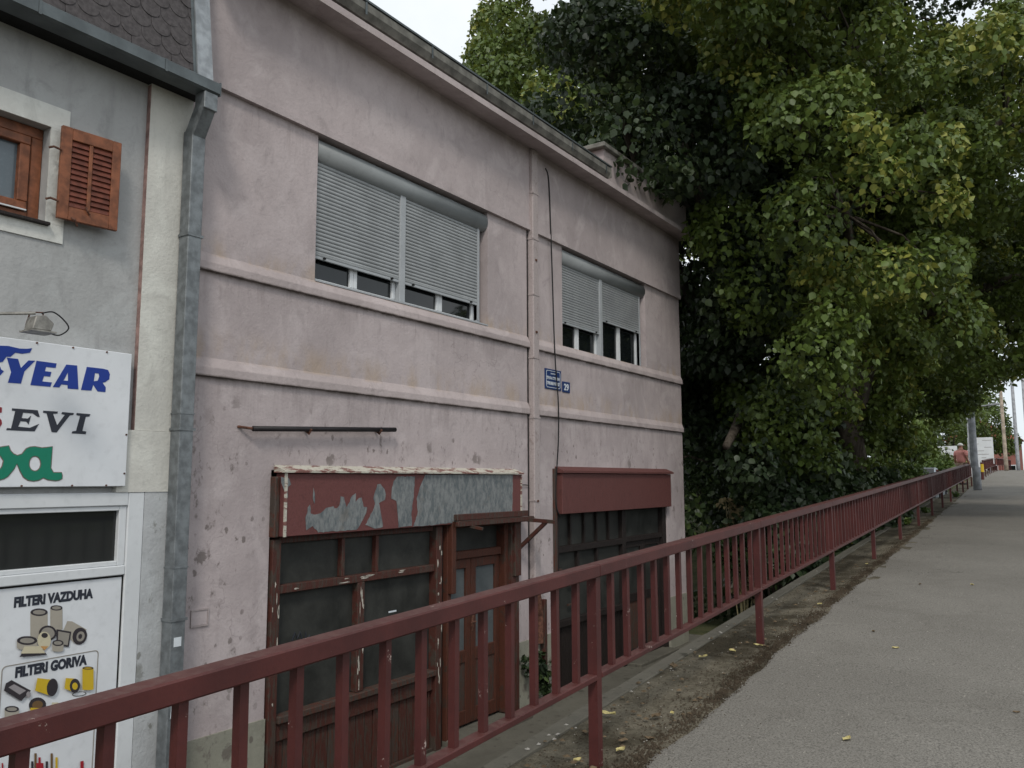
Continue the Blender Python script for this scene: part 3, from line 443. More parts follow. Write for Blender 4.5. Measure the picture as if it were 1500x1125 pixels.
# cornice
mb = MB(); mb.prism([(FX - .3, 6.2), (FX + .036, 6.2), (FX + .30, 6.15), (FX + .36, 6.15), (FX + .36, 6.225), (FX + .29, 6.235), (FX + .29, 6.27), (FX - .3, 6.30)], 1, YL, YR + .1)
mb.build('cornice', 'pinkband', house)
# gutter with joints
def halfgut(y0, y1, x, z, mat, name, parent, w=.10, h=.15):
    mb = MB(); mb.prism([(x - w, z), (x + w * .55, z), (x + w, z + h * .45), (x + w, z + h), (x + w - .012, z + h), (x + w - .012, z + h * .5), (x + w * .5, z + .012), (x - w, z + .012)], 1, y0, y1)
    return mb.build(name, mat, parent)
M['oldgut'] = plain('mossy_old_gutter', (.15, .145, .13), .8, .4, 5, bump=.3)
g = halfgut(YL, 11.05, FX + .25, 6.30, 'oldgut', 'gutter', house)
for y in np.arange(4.6, 11, 1.05): MB().box(FX + .351, FX + .357, y, y + .025, 6.32, 6.455).build('gutter_bracket', 'gutter', g)
box('gutter_end', 'oldgut', g, FX + .15, FX + .36, 11.05, 11.07, 6.29, 6.46)
mb = MB(); mb.add([(FX + .2, YL, 6.46), (FX + .2, 11.06, 6.46), (-10.6, 11.06, 8.1), (-10.6, YL, 8.1), (-15.2, YL, 6.3), (-15.2, 11.06, 6.3)], [(0, 1, 2, 3), (3, 2, 5, 4)])
M['tile'] = plain('old_roof_tile', (.16, .08, .06), .9, .4, 20, bump=.5)
rf = mb.build('roof', 'tile', house)
MB().box(FX + .10, FX + .36, YL, 11.1, 6.462, 6.485).build('roof_edge', 'gutter', rf)
# parapet at the far end
mb = MB(); mb.box(FX - .3, FX + .20, 11.12, YR, 6.271, 6.82); pa = mb.build('parapet', 'pinkband', house)
box('coping', 'oldgut', pa, FX - .36, FX + .27, 11.02, YR + .08, 6.822, 6.90, bevel=.01)
box('parapet_return', 'tile', pa, -12, FX - .31, 11.12, 11.4, 6.271, 6.9)
# dark rooms behind the glass
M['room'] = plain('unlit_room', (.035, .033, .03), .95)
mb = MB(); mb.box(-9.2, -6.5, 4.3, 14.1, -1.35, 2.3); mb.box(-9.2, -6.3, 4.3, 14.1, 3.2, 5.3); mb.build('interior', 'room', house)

# downpipe in its chase
dp = MB(); dp.box(FX + .0, FX + .09, 9.20, 9.345, .33, 6.19).build('downpipe', 'pipepink', house, bevel=.012)
P_ = [o for o in house.children if o.name.startswith('downpipe')][0]
for z in (1.34, 2.44, 3.25, 4.12, 4.9, 5.55): MB().box(FX, FX + .096, 9.194, 9.351, z, z + .022).build('clamp', 'pipepink', P_)
for z in (1.33, 3.6, 4.6): MB().box(FX + .091, FX + .10, 9.25, 9.29, z, z + .03).build('screw', 'rust', P_)
MB().box(FX + .0005, FX + .004, 9.172, 9.197, .3, 6.19).build('gap', 'black', P_)
box('pipe_channel', 'pipepink', house, FX + .001, FX + .035, 9.352, 9.42, .33, 6.17, bevel=.006)
MB().tube([(FX + .05, 9.29, .33), (FX + .06, 9.31, .1), (FX + .05, 9.38, -.15), (FX + .06, 9.36, -.5)], .045, 8).build('broken_pipe_stub', 'rust', house)
MB().box(FX + .02, FX + .09, 9.42, 9.49, -1.1, .05).build('boxed_riser', 'redwood', house, bevel=.005)

# upper windows -------------------------------------------------
def shutter_window(y0, y1, ym, z0, z1, slat_bots, label, split):
    zt = z1 - .006; xb = FX - .075
    mb = MB()                                                   # fixed frame
    mb.box(xb - .05, xb + .02, y0, y1, z0 + .0, z0 + .03); mb.box(xb - .05, xb + .02, y0, y0 + .035, z0 + .031, zt - .2); mb.box(xb - .05, xb + .02, y1 - .15, y1 - .095, z0 + .031, zt - .2)
    mb.box(xb - .05, xb + .035, ym - .045, ym + .045, z0 + .031, zt - .2)
    w = mb.build('window', 'frame', house, bevel=.004)
    w['label'] = label
    box('sill', 'frame', w, xb - .02, FX + .01, y0 + .002, y1 - .002, z0 + .001, z0 + .018)
    # roller box, rounded front
    mb = MB(); r = .125; cz = zt - .125; prof = [(xb - .06, zt), (xb - .06, zt - .25)] + [(xb - .02 + r * .85 * math.cos(a), cz + r * math.sin(a)) for a in [(-90 + 18 * i) * math.pi / 180 for i in range(11)]]
    mb.prism(prof, 1, y0 + .005, y1 - .005); b = mb.build('shutter_box', 'boxgrey', w)
    for p in b.data.polygons: p.use_smooth = len(p.vertices) == 4
    for hi, (a, b2) in enumerate(((y0 + .036, ym - .046), (ym + .046, y1 - .151))):
        zb = slat_bots[hi]; h = .0395; n = int((zt - .235 - zb) / h)
        prof = [(-.004, 0), (.004, .001), (.0095, .010), (.011, .019), (.0085, .029), (.003, .0355), (-.004, .036)]
        sm_ = MB().prism(prof, 1, 0, b2 - a).mesh('slat'); sm_.materials.append(M['slat'])
        for k in range(n + 1):
            z = zt - .235 - (k + 1) * h if zt - .235 - (k + 1) * h > zb else zb
            inst('slat', sm_, w, Vector((xb + .008 + random.uniform(-.0008, .0008), a, z)) - Vector(wloc(w)))
            if z == zb: break
        box('bottom_slat', 'frame', w, xb - .002, xb + .022, a, b2, zb - .028, zb - .001, bevel=.003)
        box('guide', 'frame', w, xb - .03, xb + .028, b2 + .001, b2 + .03, z0 + .06, zt - .215) if hi else None
        for q in (.1, .9): box('stopper', 'black', w, xb + .0225, xb + .045, a + (b2 - a) * q - .012, a + (b2 - a) * q + .012, zb - .02, zb - .002)
        # casements behind
        m_ = a + (b2 - a) * split[hi]
        for c, d in ((a + .002, m_ - .002), (m_ + .002, b2 - .002)):
            mb = MB(); zt2 = zt - .3
            for q in ((c, d, z0 + .031, z0 + .062), (c, c + .05, z0 + .063, zt2), (d - .05, d, z0 + .063, zt2), (c, d, zt2 + .001, zt2 + .05)): mb.box(xb - .075, xb - .03, *q)
            mb.build('casement_frame', 'pvc' if hi < 9 else 'frame', w, bevel=.004)
            MB().box(xb - .062, xb - .056, c + .045, d - .045, z0 + .055, zt2 + .01).build('pane', 'winglass', w)
    return w
w1 = shutter_window(W1[0], W1[1], 6.70, W1[2], W1[3], (3.825, 3.825), 'wide window with pale rolled down shutters and small gap below', (.48, .5))
w2 = shutter_window(W2[0], W2[1], 11.41, W2[2], W2[3], (3.93, 4.16), 'window with shutters half raised at uneven heights', (.48, .5))

# shopfront one -------------------------------------------------
y0, y1 = S1[0], S1[1]; XI = FX - .03
sf = MB()
sf.box(XI - .07, XI + .06, y0 + .02, y0 + .115, -1.3, 1.10)                       # left post
sf.box(XI - .07, XI + .05, y0 + .116, 7.22, .615, .69)                            # transom
sf.box(XI - .06, XI + .03, y0 + .116, 7.22, 1.06, 1.118)
sf.box(XI - .07, XI + .05, 6.03, 6.13, -.44, .614)
shop = sf.build('shopfront', 'redwood', house, bevel=.006); shop['label'] = 'peeling red wooden shopfront with dusty glass and bare zinc board'
MB().box(XI - .075, XI + .075, 7.225, 7.33, -1.3, 1.11).build('post', 'redwood', shop, bevel=.006)
MB().box(XI - .11, XI + .03, 7.331, 7.40, -1.3, 1.11).build('post', 'darkwood', shop, bevel=.004)
MB().box(XI - .05, XI + .09, 7.401, 7.475, -1.28, 1.16).build('door_jamb', 'redwood2', shop, bevel=.005)
for a in (5.82, 6.30): MB().box(XI - .05, XI + .03, a, a + .045, .691, 1.059).build('glazing_bar', 'redwood', shop, bevel=.004)
MB().box(XI - .13, XI - .09, 5.82, 6.02, -.44, .60).build('inner_post', 'darkwood', shop)
for (a, b, c, d) in ((y0 + .117, 5.819, .691, 1.059), (5.866, 6.299, .691, 1.059), (6.346, 7.219, .691, 1.059), (y0 + .117, 6.029, -.44, .614), (6.131, 7.219, -.44, .614)):
    MB().box(XI - .03, XI - .024, a, b, c, d).build('pane', 'dustyglass', shop)
MB().box(XI - .08, XI + .09, y0 + .116, 7.22, -.50, -.441).build('sill', 'oldwood', shop, bevel=.006)
MB().box(XI - .06, XI + .04, y0 + .116, 7.22, -.66, -.501).build('sill_rail', 'redwood', shop, bevel=.006)
yy = y0 + .13; k = 0
while yy < 7.19:
    w_ = min(random.choice((.115, .13, .15)), 7.215 - yy)
    MB().box(XI - .04, XI + .005 + random.uniform(-.006, .008), yy, yy + w_ - .008, -1.27, -.661).build('plank', 'oldwood' if random.random() < .25 else 'redwood', shop, bevel=.003); yy += w_
MB().box(XI - .06, XI + .045, y0 + .116, 7.22, -1.32, -1.271).build('bottom_rail', 'oldwood', shop)
MB().box(XI - .02, XI + .1, y0 - .005, y0 + .05, 1.12, 1.66).build('side_board', 'oldwood', shop, bevel=.008)
MB().box(XI - .02, XI + .02, y0 - .055, y0 - .004, .95, 1.62).build('gap', 'black', shop)
# zinc/red board
bd = MB().box(FX + .0, FX + .115, y0 + .055, 8.84, 1.125, 1.69).build('sign_board', 'redboard', shop, bevel=.006)
bd['label'] = 'red painted board peeled down to bare zinc'
def jit(lp, a=.006):
    out = []
    for i, p in enumerate(lp):
        q = lp[(i + 1) % len(lp)]; d = math.dist(p, q); n = max(1, int(d / .03))
        for k in range(n):
            t_ = k / n; j = a if (k or n == 1) else 0
            out.append((p[0] + (q[0] - p[0]) * t_ + random.uniform(-j, j), min(1.688, max(1.127, p[1] + (q[1] - p[1]) * t_ + random.uniform(-j, j)))))
    return out
for lp in POLY['zinc']: fill_poly('bare_patch', [jit(lp)], FX + .1175, 'zinc', bd)
for a in (4.984, 8.815): MB().box(FX + .116, FX + .128, a, a + .028, 1.125, 1.69).build('edge_strip', 'whitepeel', bd)
mb = MB(); mb.prism([(FX, 1.695), (FX + .15, 1.695), (FX + .15, 1.712), (FX + .0, 1.765)], 1, y0 + .03, 8.86); mb.build('ledge', 'whitepeel', shop)
rf_ = random.Random(3)
for (ya, yb, za, zb, xx, n_) in ((6.04, 6.12, -.42, .58, FX + .0215, 13), (7.235, 7.325, -.9, 1.0, FX + .0465, 16), (4.96, 5.04, -1.0, 1.0, FX + .0315, 9), (5.1, 7.1, .63, .68, FX + .0215, 9)):
    for k in range(n_):
        cy, cz = rf_.uniform(ya, yb), rf_.uniform(za, zb); hh = rf_.uniform(.012, .075) if zb - za > .2 else rf_.uniform(.004, .010); ww = rf_.uniform(.004, .012) if zb - za > .2 else rf_.uniform(.02, .08)
        lp = [(min(yb, max(ya, cy + ww * math.cos(t_) * rf_.uniform(.5, 1.2))), min(zb, max(za, cz + hh * math.sin(t_) * rf_.uniform(.6, 1.2)))) for t_ in [i * math.pi / 5 for i in range(10)]]
        fill_poly('paint_flake', [lp], xx, 'flake', shop, t=.0015)
# door
DX = FX - .12
fr = MB(); fr.box(DX - .03, DX + .13, 7.476, 7.52, -1.22, 1.12); fr.box(DX - .03, DX + .13, 8.62, 8.70, -1.22, 1.12); fr.box(DX - .03, DX + .08, 7.521, 8.619, .70, .79); fr.box(DX - .03, DX + .05, 7.521, 8.619, 1.06, 1.12)
door = fr.build('door', 'redwood2', house, bevel=.006); door['label'] = 'peeling red double door with curtained glass and transom light'
MB().box(DX - .01, DX + .0, 7.521, 8.619, .79, 1.06).build('transom_pane', 'dustyglass', door)
MB().box(DX - .01, FX + .06, 8.701, 8.865, -1.28, 1.12).build('jamb', 'redwood', door, bevel=.006)
MB().box(FX + .0, FX + .10, 8.72, 8.86, .42, 1.13).build('jamb_block', 'redwood', door, bevel=.006)
MB().box(FX + .0, FX + .12, 7.41, 7.49, .35, 1.16).build('bracket_board', 'redwood2', door, bevel=.006)
for (a, b) in ((7.523, 8.02), (8.03, 8.617)):
    mb = MB(); mb.box(DX, DX + .045, a, a + .095, -1.2, .695); mb.box(DX, DX + .045, b - .095, b, -1.2, .695)
    mb.box(DX, DX + .045, a + .096, b - .096, .585, .695); mb.box(DX, DX + .045, a + .096, b - .096, -.50, -.36); mb.box(DX, DX + .045, a + .096, b - .096, -1.2, -1.04)
    lf = mb.build('door_leaf', 'redwood2', door, bevel=.005)
    MB().box(DX + .012, DX + .018, a + .09, b - .09, -.37, .59).build('door_pane', 'dustyglass2', door)
    MB().box(DX + .01, DX + .03, a + .09, b - .09, -1.05, -.49).build('door_panel', 'oldwood', door)
MB().tube([(DX + .046, 8.06, -.05), (DX + .09, 8.06, -.05), (DX + .09, 8.0, -.05), (DX + .09, 7.97, -.06)], .011, 6).build('handle', 'rust', door)
MB().box(DX + .046, DX + .052, 8.035, 8.075, -.16, .03).build('lock_plate', 'rust', door)
MB().box(DX - .1, FX + .25, 7.40, 8.88, -1.32, -1.23).build('threshold', 'concrete', door, bevel=.01)
# remains of the canopy over the door
cn = MB().box(FX + .10, FX + .17, 7.44, 8.92, 1.165, 1.235).build('door_canopy_frame', 'redwood', house, bevel=.005)
cn['label'] = 'bare timber frame left of a small canopy over the door'
MB().box(FX + .171, FX + .215, 7.40, 9.0, 1.10, 1.155).build('front_bar', 'redwood', cn, bevel=.005)
MB().box(FX + .172, FX + .214, 7.42, 8.98, 1.1555, 1.163).build('bar_edge', 'oldwood', cn)
MB().bar((FX + .08, 7.66, 1.11), (FX + .36, 7.66, 1.07), .035, .03).build('arm', 'oldwood', cn)
MB().bar((FX + .05, 8.88, 1.125), (FX + .60, 8.88, 1.10), .05, .045).build('arm', 'redwood', cn)
MB().bar((FX + .03, 8.885, .74), (FX + .45, 8.885, 1.09), .04, .045).build('strut', 'redwood', cn)

# shopfront two -------------------------------------------------
y0, y1 = S2[0], S2[1]; XI = FX - .10
sf = MB(); sf.box(XI - .06, XI + .08, y0, y0 + .12, -1.3, 1.15); sf.box(XI - .06, XI + .06, y0 + .121, 12.02, .60, .69); sf.box(XI - .06, XI + .06, 12.021, 12.14, -1.3, 1.15)
sf.box(XI - .06, XI + .06, y0 + .121, 12.02, -.42, -.33); sf.box(XI - .06, XI + .08, 13.56, y1, -1.3, 1.15); sf.box(XI - .06, XI + .06, 12.141, 13.559, .62, .70)
shop2 = sf.build('shopfront', 'darkwood', house, bevel=.006); shop2['label'] = 'dark old shopfront under a plain dull red board'
cols = [y0 + .122, 10.42, 10.83, 11.22, 11.62, 12.018]
for i in range(5):
    a, b = cols[i], cols[i + 1]
    if i: MB().box(XI - .03, XI + .03, a - .02, a + .02, .691, 1.149).build('glazing_bar', 'darkwood', shop2)
    MB().box(XI - .02, XI - .014, a, b, .691, 1.149).build('pane', 'dustyglass', shop2)
zs = [-.329, .02, .31, .599]
for i in range(3):
    a, b = (y0 + .122, 10.62, 11.22, 12.018)[i:i + 2]
    if i: MB().box(XI - .03, XI + .035, a - .03, a + .03, -.329, .599).build('glazing_bar', 'darkwood', shop2)
    MB().box(XI - .02, XI - .014, a, b, -.329, .599).build('pane', 'dustyglass', shop2)
for (a, b, z) in ((10.0, 10.14, .36), (10.32, 10.47, .12), (10.95, 11.08, .21), (10.3, 10.42, -.15), (11.5, 11.62, .05)):
    MB().box(XI + .02, XI + .045, a, b, z, z + .022).build('cross_rail', 'oldwood', shop2)
yy = y0 + .13
while yy < 12.0:
    MB().box(XI - .04, XI + random.uniform(0, .01), yy, min(yy + .15, 12.018), -1.28, -.421).build('plank', 'darkwood', shop2, bevel=.004); yy += .158
d2 = MB(); 
for a, b in ((12.145, 12.845), (12.853, 13.555)):
    mb = MB(); mb.box(XI - .03, XI + .02, a, a + .09, -1.28, .619); mb.box(XI - .03, XI + .02, b - .09, b, -1.28, .619); mb.box(XI - .03, XI + .02, a + .091, b - .091, -.35, -.22); mb.box(XI - .03, XI + .02, a + .091, b - .091, -1.28, -1.1); mb.box(XI - .03, XI + .02, a + .091, b - .091, .52, .619)
    mb.build('door_leaf', 'darkwood', shop2, bevel=.004)
    MB().box(XI - .015, XI - .01, a + .08, b - .08, -.23, .53).build('pane', 'dustyglass', shop2); MB().box(XI - .015, XI + .0, a + .08, b - .08, -1.12, -.34).build('door_panel', 'oldwood', shop2)
MB().box(XI - .02, XI - .014, 12.141, 13.559, .70, 1.149).build('pane', 'dustyglass', shop2)
MB().box(XI - .1, FX + .2, 12.1, 13.6, -1.32, -1.25).build('threshold', 'concrete', shop2, bevel=.01)
b2 = MB().box(FX + .0, FX + .10, 9.90, 13.68, 1.15, 1.715).build('sign_board', 'redboard2', shop2, bevel=.006)
mb = MB(); mb.prism([(FX, 1.72), (FX + .14, 1.72), (FX + .14, 1.75), (FX + .0, 1.81)], 1, 9.87, 13.72); mb.build('ledge', 'redboard2', shop2)
MB().box(FX + .001, FX + .03, 9.80, 9.878, -.43, 1.78).build('side_strip', 'oldwood', shop2, bevel=.005)

# small fixed things on the facade
t = thing('meter_hatch', (FX, 4.24, .52), 'small rusty square hatch in the pink wall by the downpipe', 'hatch')
mb = MB()
for b in ((4.16, 4.325, .575, .587), (4.16, 4.325, .447, .459), (4.16, 4.17, .46, .574), (4.315, 4.325, .46, .574)): mb.box(FX + .001, FX + .012, *b)
mb.build('hatch_frame', 'pipepink', t); box('hatch_door', 'pink', t, FX + .001, FX + .006, 4.171, 4.314, .461, .573)
t = thing('tube_bracket', (FX + .06, 5.56, 2.12), 'long thin black tube fixed across the wall above the shopfront', 'tube')
MB().tube([(FX + .07, 4.66, 2.075), (FX + .07, 6.49, 2.155)], .024, 10).build('tube', 'blackpipe', t, smooth=True)
for y in (5.3, 6.25): MB().tube([(FX, y, 2.105 + (y - 5.3) * .044), (FX + .07, y, 2.06 + (y - 5.3) * .044), (FX + .1, y, 2.10 + (y - 5.3) * .044)], .012, 6).build('bracket', 'rust', t)
MB().tube([(FX, 4.55, 2.09), (FX + .03, 4.58, 2.085), (FX + .07, 4.655, 2.075)], .012, 6).build('bracket', 'rust', t)
# street name plate and number plate
def rrect(y0, y1, z0, z1, r, n=4):
    out = []
    for cy, cz, a0 in ((y1 - r, z1 - r, 0), (y0 + r, z1 - r, 90), (y0 + r, z0 + r, 180), (y1 - r, z0 + r, 270)):
        out += [(cy + r * math.cos(R(a0 + 90 * i / n)), cz + r * math.sin(R(a0 + 90 * i / n))) for i in range(n + 1)]
    return out
t = thing('street_name_sign', (FX, 9.82, 3.03), 'blue enamel street name plate with white Cyrillic lettering and border', 'sign')
box('plate', 'ink_plate', t, FX + .001, FX + .012, 9.61, 10.05, 2.885, 3.17, bevel=.003)
fill_poly('border', [rrect(9.64, 10.02, 2.907, 3.148, .03), rrect(9.648, 10.012, 2.914, 3.141, .026)], FX + .0135, 'ink_white', t)
text('lettering', 'УЛИЦА', FX + .0135, 9.76, 3.093, .13, .022, 'ink_white', t, .02)
text('lettering', 'КРАЉА СТЕФАНА', FX + .0135, 9.655, 3.020, .35, .048, 'ink_white', t, .03)
text('lettering', 'ПРВОВЕНЧАНОГ', FX + .0135, 9.655, 2.945, .35, .048, 'ink_white', t, .03)
t = thing('house_number_plate', (FX, 10.19, 2.96), 'small blue plate with white number 29 beside the street name', 'sign')
box('plate', 'ink_plate', t, FX + .001, FX + .012, 10.085, 10.30, 2.875, 3.03, bevel=.003)
text('lettering', '29', FX + .0135, 10.125, 2.902, .135, .10, 'ink_white', t, .03)
# cable
pts = [(FX + .04, 9.62, 6.05), (FX + .045, 9.70, 5.9), (FX + .05, 9.735, 5.2), (FX + .045, 9.78, 4.4), (FX + .05, 9.80, 3.7), (FX + .045, 9.845, 3.2), (FX + .05, 9.90, 2.7), (FX + .045, 9.90, 2.2), (FX + .035, 9.86, 1.75), (FX + .03, 9.83, 1.4), (FX + .04, 9.85, 1.22), (FX + .06, 9.9, 1.12)]
def smooth_path(p, n=6):
    out = []; p = [Vector(q) for q in p]
    for i in range(len(p) - 1):
        a, b, c, d = p[max(i - 1, 0)], p[i], p[i + 1], p[min(i + 2, len(p) - 1)]
        for k in range(n): t_ = k / n; out.append(.5 * ((2 * b) + (c - a) * t_ + (2 * a - 5 * b + 4 * c - d) * t_ ** 2 + (3 * b - 3 * c + d - a) * t_ ** 3))
    return out + [p[-1]]
tag(MB().tube(smooth_path(pts), .0095, 6).build('cable', 'cable', smooth=True), 'loose black cable hanging down the pink wall past the blue sign', 'cable')
tag(MB().tube(smooth_path([(FX + .02, 8.87, 1.55), (FX + .02, 9.05, 1.56), (FX + .02, 9.17, 1.555)]), .006, 5).build('cable', 'cable'), 'short thin wire between the zinc board and the downpipe', 'wire')
# marks on the shop glass
gm = [[(5.27, .17), (5.30, .24), (5.33, .18), (5.36, .235), (5.39, .16)], [(5.43, .22), (5.43, .10), (5.48, .19), (5.44, .14), (5.50, .08)], [(5.54, .16), (5.57, .14), (5.55, .09), (5.52, .11), (5.54, .16)]]
for g_ in gm:
    MB().tube([(FX - .052, a, b) for a, b in g_], .006, 4).build('graffiti_scrawl', 'ink_dark', shop)
box('sticker', 'ink_white', shop, FX - .053, FX - .0515, 6.56, 6.68, .245, .262)
for i in range(26):      # peeled flecks and leaves lie elsewhere; small weeds in the chase
    pass

# ------------------------------------------------------------ left shop house
LX = FX
gh = thing('grey_shop_house', (LX, 1.5, GZ), 'grey rendered neighbour house with shingled mansard and white shop unit', 'house')
WG = (1.2, 2.84, 3.46, 4.17)
mb = MB(); wall_holes(mb, -3, 3.575, 1.50, 4.80, LX, LX - .22, [WG]); nonorm('wall', mb, 'grey', gh)
box('pilaster', 'cream', gh, LX - .2, LX + .045, 3.576, YL - .003, 2.012, 4.80)
box('pilaster_strip', 'pinkstrip', gh, LX + .001, LX + .044, 3.572, 3.5755, 2.012, 4.79)
box('base_pier', 'cream', gh, LX - .2, LX + .055, 3.45, YL - .003, 1.54, 2.01)
box('lower_pier', 'lowgrey', gh, LX - .2, LX + .05, 3.685, YL - .003, -1.4, 1.539)
# shop unit white pvc
mb = MB(); xp = LX + .03
mb.box(xp - .08, xp + .02, 3.555, 3.684, -1.4, 1.539); mb.box(xp - .08, xp + .02, -3, 3.554, 1.44, 1.539); mb.box(xp - .08, xp + .02, -3, 3.554, .93, 1.0)
un = mb.build('shop_unit', 'pvc', gh, bevel=.006)
mb = MB(); mb.box(xp - .05, xp + .005, 3.495, 3.553, 1.001, 1.439); mb.box(xp - .05, xp + .005, -3, 3.494, 1.405, 1.439); mb.box(xp - .05, xp + .005, -3, 3.494, 1.001, 1.035); mb.build('transom_frame', 'pvc', un, bevel=.004)
MB().box(xp - .04, xp - .034, -3, 3.495, 1.035, 1.405).build('transom_pane', 'shopglass', un)
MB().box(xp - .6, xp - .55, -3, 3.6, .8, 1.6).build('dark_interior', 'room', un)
for y in (2.5, 2.95, 3.25): MB().box(xp - .3, xp - .27, y, y + .03, 1.04, 1.40).build('shelf_post', 'frame', un)
MB().box(xp - .3, xp - .27, -1, 3.45, 1.16, 1.185).build('shelf_edge', 'frame', un)
MB().box(xp - .02, xp + .001, 3.545, 3.5545, -1.3, .9295).build('door_seal', 'black', un)
MB().box(xp - .02, xp + .001, -3, 3.5445, .915, .9295).build('door_seal', 'black', un)
# mansard
mz0, mz1 = 4.87, 7.2; mx0, mx1 = LX + .25, LX - .05
MB().add([(mx0, -3, mz0), (mx0, 3.84, mz0), (mx1, 3.84, mz1), (mx1, -3, mz1), (mx0 - .3, -3, mz0), (mx0 - .3, 3.84, mz0), (mx1 - .3, 3.84, mz1), (mx1 - .3, -3, mz1)], [(0, 1, 2, 3), (4, 7, 6, 5), (0, 4, 5, 1), (3, 2, 6, 7), (1, 5, 6, 2), (0, 3, 7, 4)]).build('mansard', 'black', gh)
ms = [o for o in gh.children if o.name.startswith('mansard')][0]
tilt = math.atan2(mx0 - mx1, mz1 - mz0); sw, ex = .168, .125
pr = [(-sw * .5, .17), (sw * .5, .17), (sw * .5, .04)] + [(sw * .5 * math.cos(a), .04 - .075 * math.sin(a)) for a in [math.pi * i / 8 for i in range(1, 8)]] + [(-sw * .5, .04)]
shm = MB().prism([(a, b) for a, b in pr], 0, 0, .007).mesh('shingle'); shm.materials.append(M['shingle'])
row = 0; z = mz0 + .0
while z < mz0 + 1.25:
    y = 1.0 + (sw / 2 if row % 2 else 0)
    while y < 3.86:
        f = (z - mz0) / (mz1 - mz0)
        inst('shingle', shm, ms, Vector((mx0 + (mx1 - mx0) * f + .004 + random.uniform(0, .003), y + random.uniform(-.003, .003), z + .04)) - Vector(wloc(ms)), (0, -tilt - .035, 0), (1, .985, 1)); y += sw
    z += ex; row += 1
for (a, b, m, d) in ((3.80, 3.83, 'gutter', .02), (3.831, 3.975, 'flash', .035)):
    MB().add([(mx0 + d, a, mz0), (mx0 + d, b, mz0), (mx1 + d, b, mz1), (mx1 + d, a, mz1), (mx0 - .2, a, mz0), (mx0 - .2, b, mz0), (mx1 - .2, b, mz1), (mx1 - .2, a, mz1)], [(0, 1, 2, 3), (4, 7, 6, 5), (0, 4, 5, 1), (3, 2, 6, 7), (1, 5, 6, 2), (0, 3, 7, 4)]).build('verge_flashing', m, ms)
# soffit and box gutter
box('soffit', 'black', gh, LX - .02, LX + .33, -3, 3.97, 4.80, 4.86)
gx = LX + .34
mb = MB(); mb.prism([(gx - .16, 4.785), (gx - .02, 4.785), (gx, 4.80), (gx, 4.885), (gx - .012, 4.895), (gx - .024, 4.885), (gx - .024, 4.81), (gx - .16, 4.81)], 1, -3, 4.0)
gt = mb.build('gutter', 'gutter', gh); MB().box(gx - .16, gx - .001, 4.001, 4.012, 4.786, 4.90).build('gutter_end', 'gutter', gt)
for y in (1.6, 2.55, 3.5): MB().box(gx + .001, gx + .005, y, y + .02, 4.79, 4.89).build('gutter_joint', 'gutter', gt)
# square downpipe with swan neck
dpx = LX + .115; py = 3.955
def sqpipe(p, q, w=.125, nm='downpipe_length', par=gh, m='zincpipe'): return MB().bar(p, q, w, w, up=(1, 0, 0) if abs(Vector(q)[2] - Vector(p)[2]) > .5 * abs(Vector(q)[0] - Vector(p)[0]) + .2 else (0, 1, 0)).build(nm, m, par, bevel=.006)
dpn = sqpipe((dpx, py - .02, -1.25), (dpx, py - .02, 4.50), nm='downpipe')
MB().bar((dpx, py - .02, 4.46), (gx - .075, py - .03, 4.68), .12, .12, up=(0, 1, 0)).build('swan_neck', 'zincpipe', dpn, bevel=.006)
MB().box(gx - .14, gx - .01, py - .09, py + .035, 4.64, 4.784).build('outlet', 'zincpipe', dpn, bevel=.005)
for z in (2.02, .55, 3.6): MB().box(LX + .05, dpx + .069, py - .09, py + .055, z, z + .022).build('clamp', 'zincpipe', dpn)
for z in (2.15, .95): MB().box(dpx - .065, dpx + .066, py - .085, py + .045, z, z + .012).build('joint', 'zincpipe', dpn)
box('sticker', 'ink_white', dpn, dpx + .0635, dpx + .0645, 3.90, 3.965, .36, .43)
fill_poly('sticker', [[(3.895, -.17), (3.905, -.06), (3.935, -.035), (3.965, -.06), (3.975, -.17), (3.955, -.15), (3.945, -.10), (3.925, -.10), (3.915, -.15)]], dpx + .064, 'ink_white', dpn)
# window with reveal, trim, brown frame
mb = MB()
for b in ((1.05, 2.97, 4.171, 4.335), (2.841, 2.97, 3.459, 4.170), (1.05, 2.97, 3.33, 3.458)): mb.box(LX + .001, LX + .012, *b)
wg = mb.build('window', 'trimwhite', gh)
mb = MB(); xr = LX - .13
for b in ((1.2, 2.839, 4.09, 4.169), (2.76, 2.839, 3.461, 4.089), (1.2, 2.759, 3.461, 3.53)): mb.box(xr - .04, xr + .04, *b)
mb.build('outer_frame', 'wood', wg, bevel=.005)
mb = MB()
for b in ((1.3, 2.75, 4.02, 4.085), (2.68, 2.75, 3.60, 4.019), (1.3, 2.75, 3.535, 3.599)): mb.box(xr - .03, xr + .055, *b)
mb.build('sash', 'wood', wg, bevel=.006)
MB().box(xr + .0, xr + .008, 1.3, 2.69, 3.59, 4.03).build('pane', 'paleglass', wg)
MB().box(xr + .04, LX + .05, 1.2, 2.86, 3.435, 3.458).build('sill', 'darkwood', wg, bevel=.003)
MB().box(xr + .056, xr + .07, 1.3, 2.74, 3.532, 3.541).build('drip_bar', 'pvc', wg)
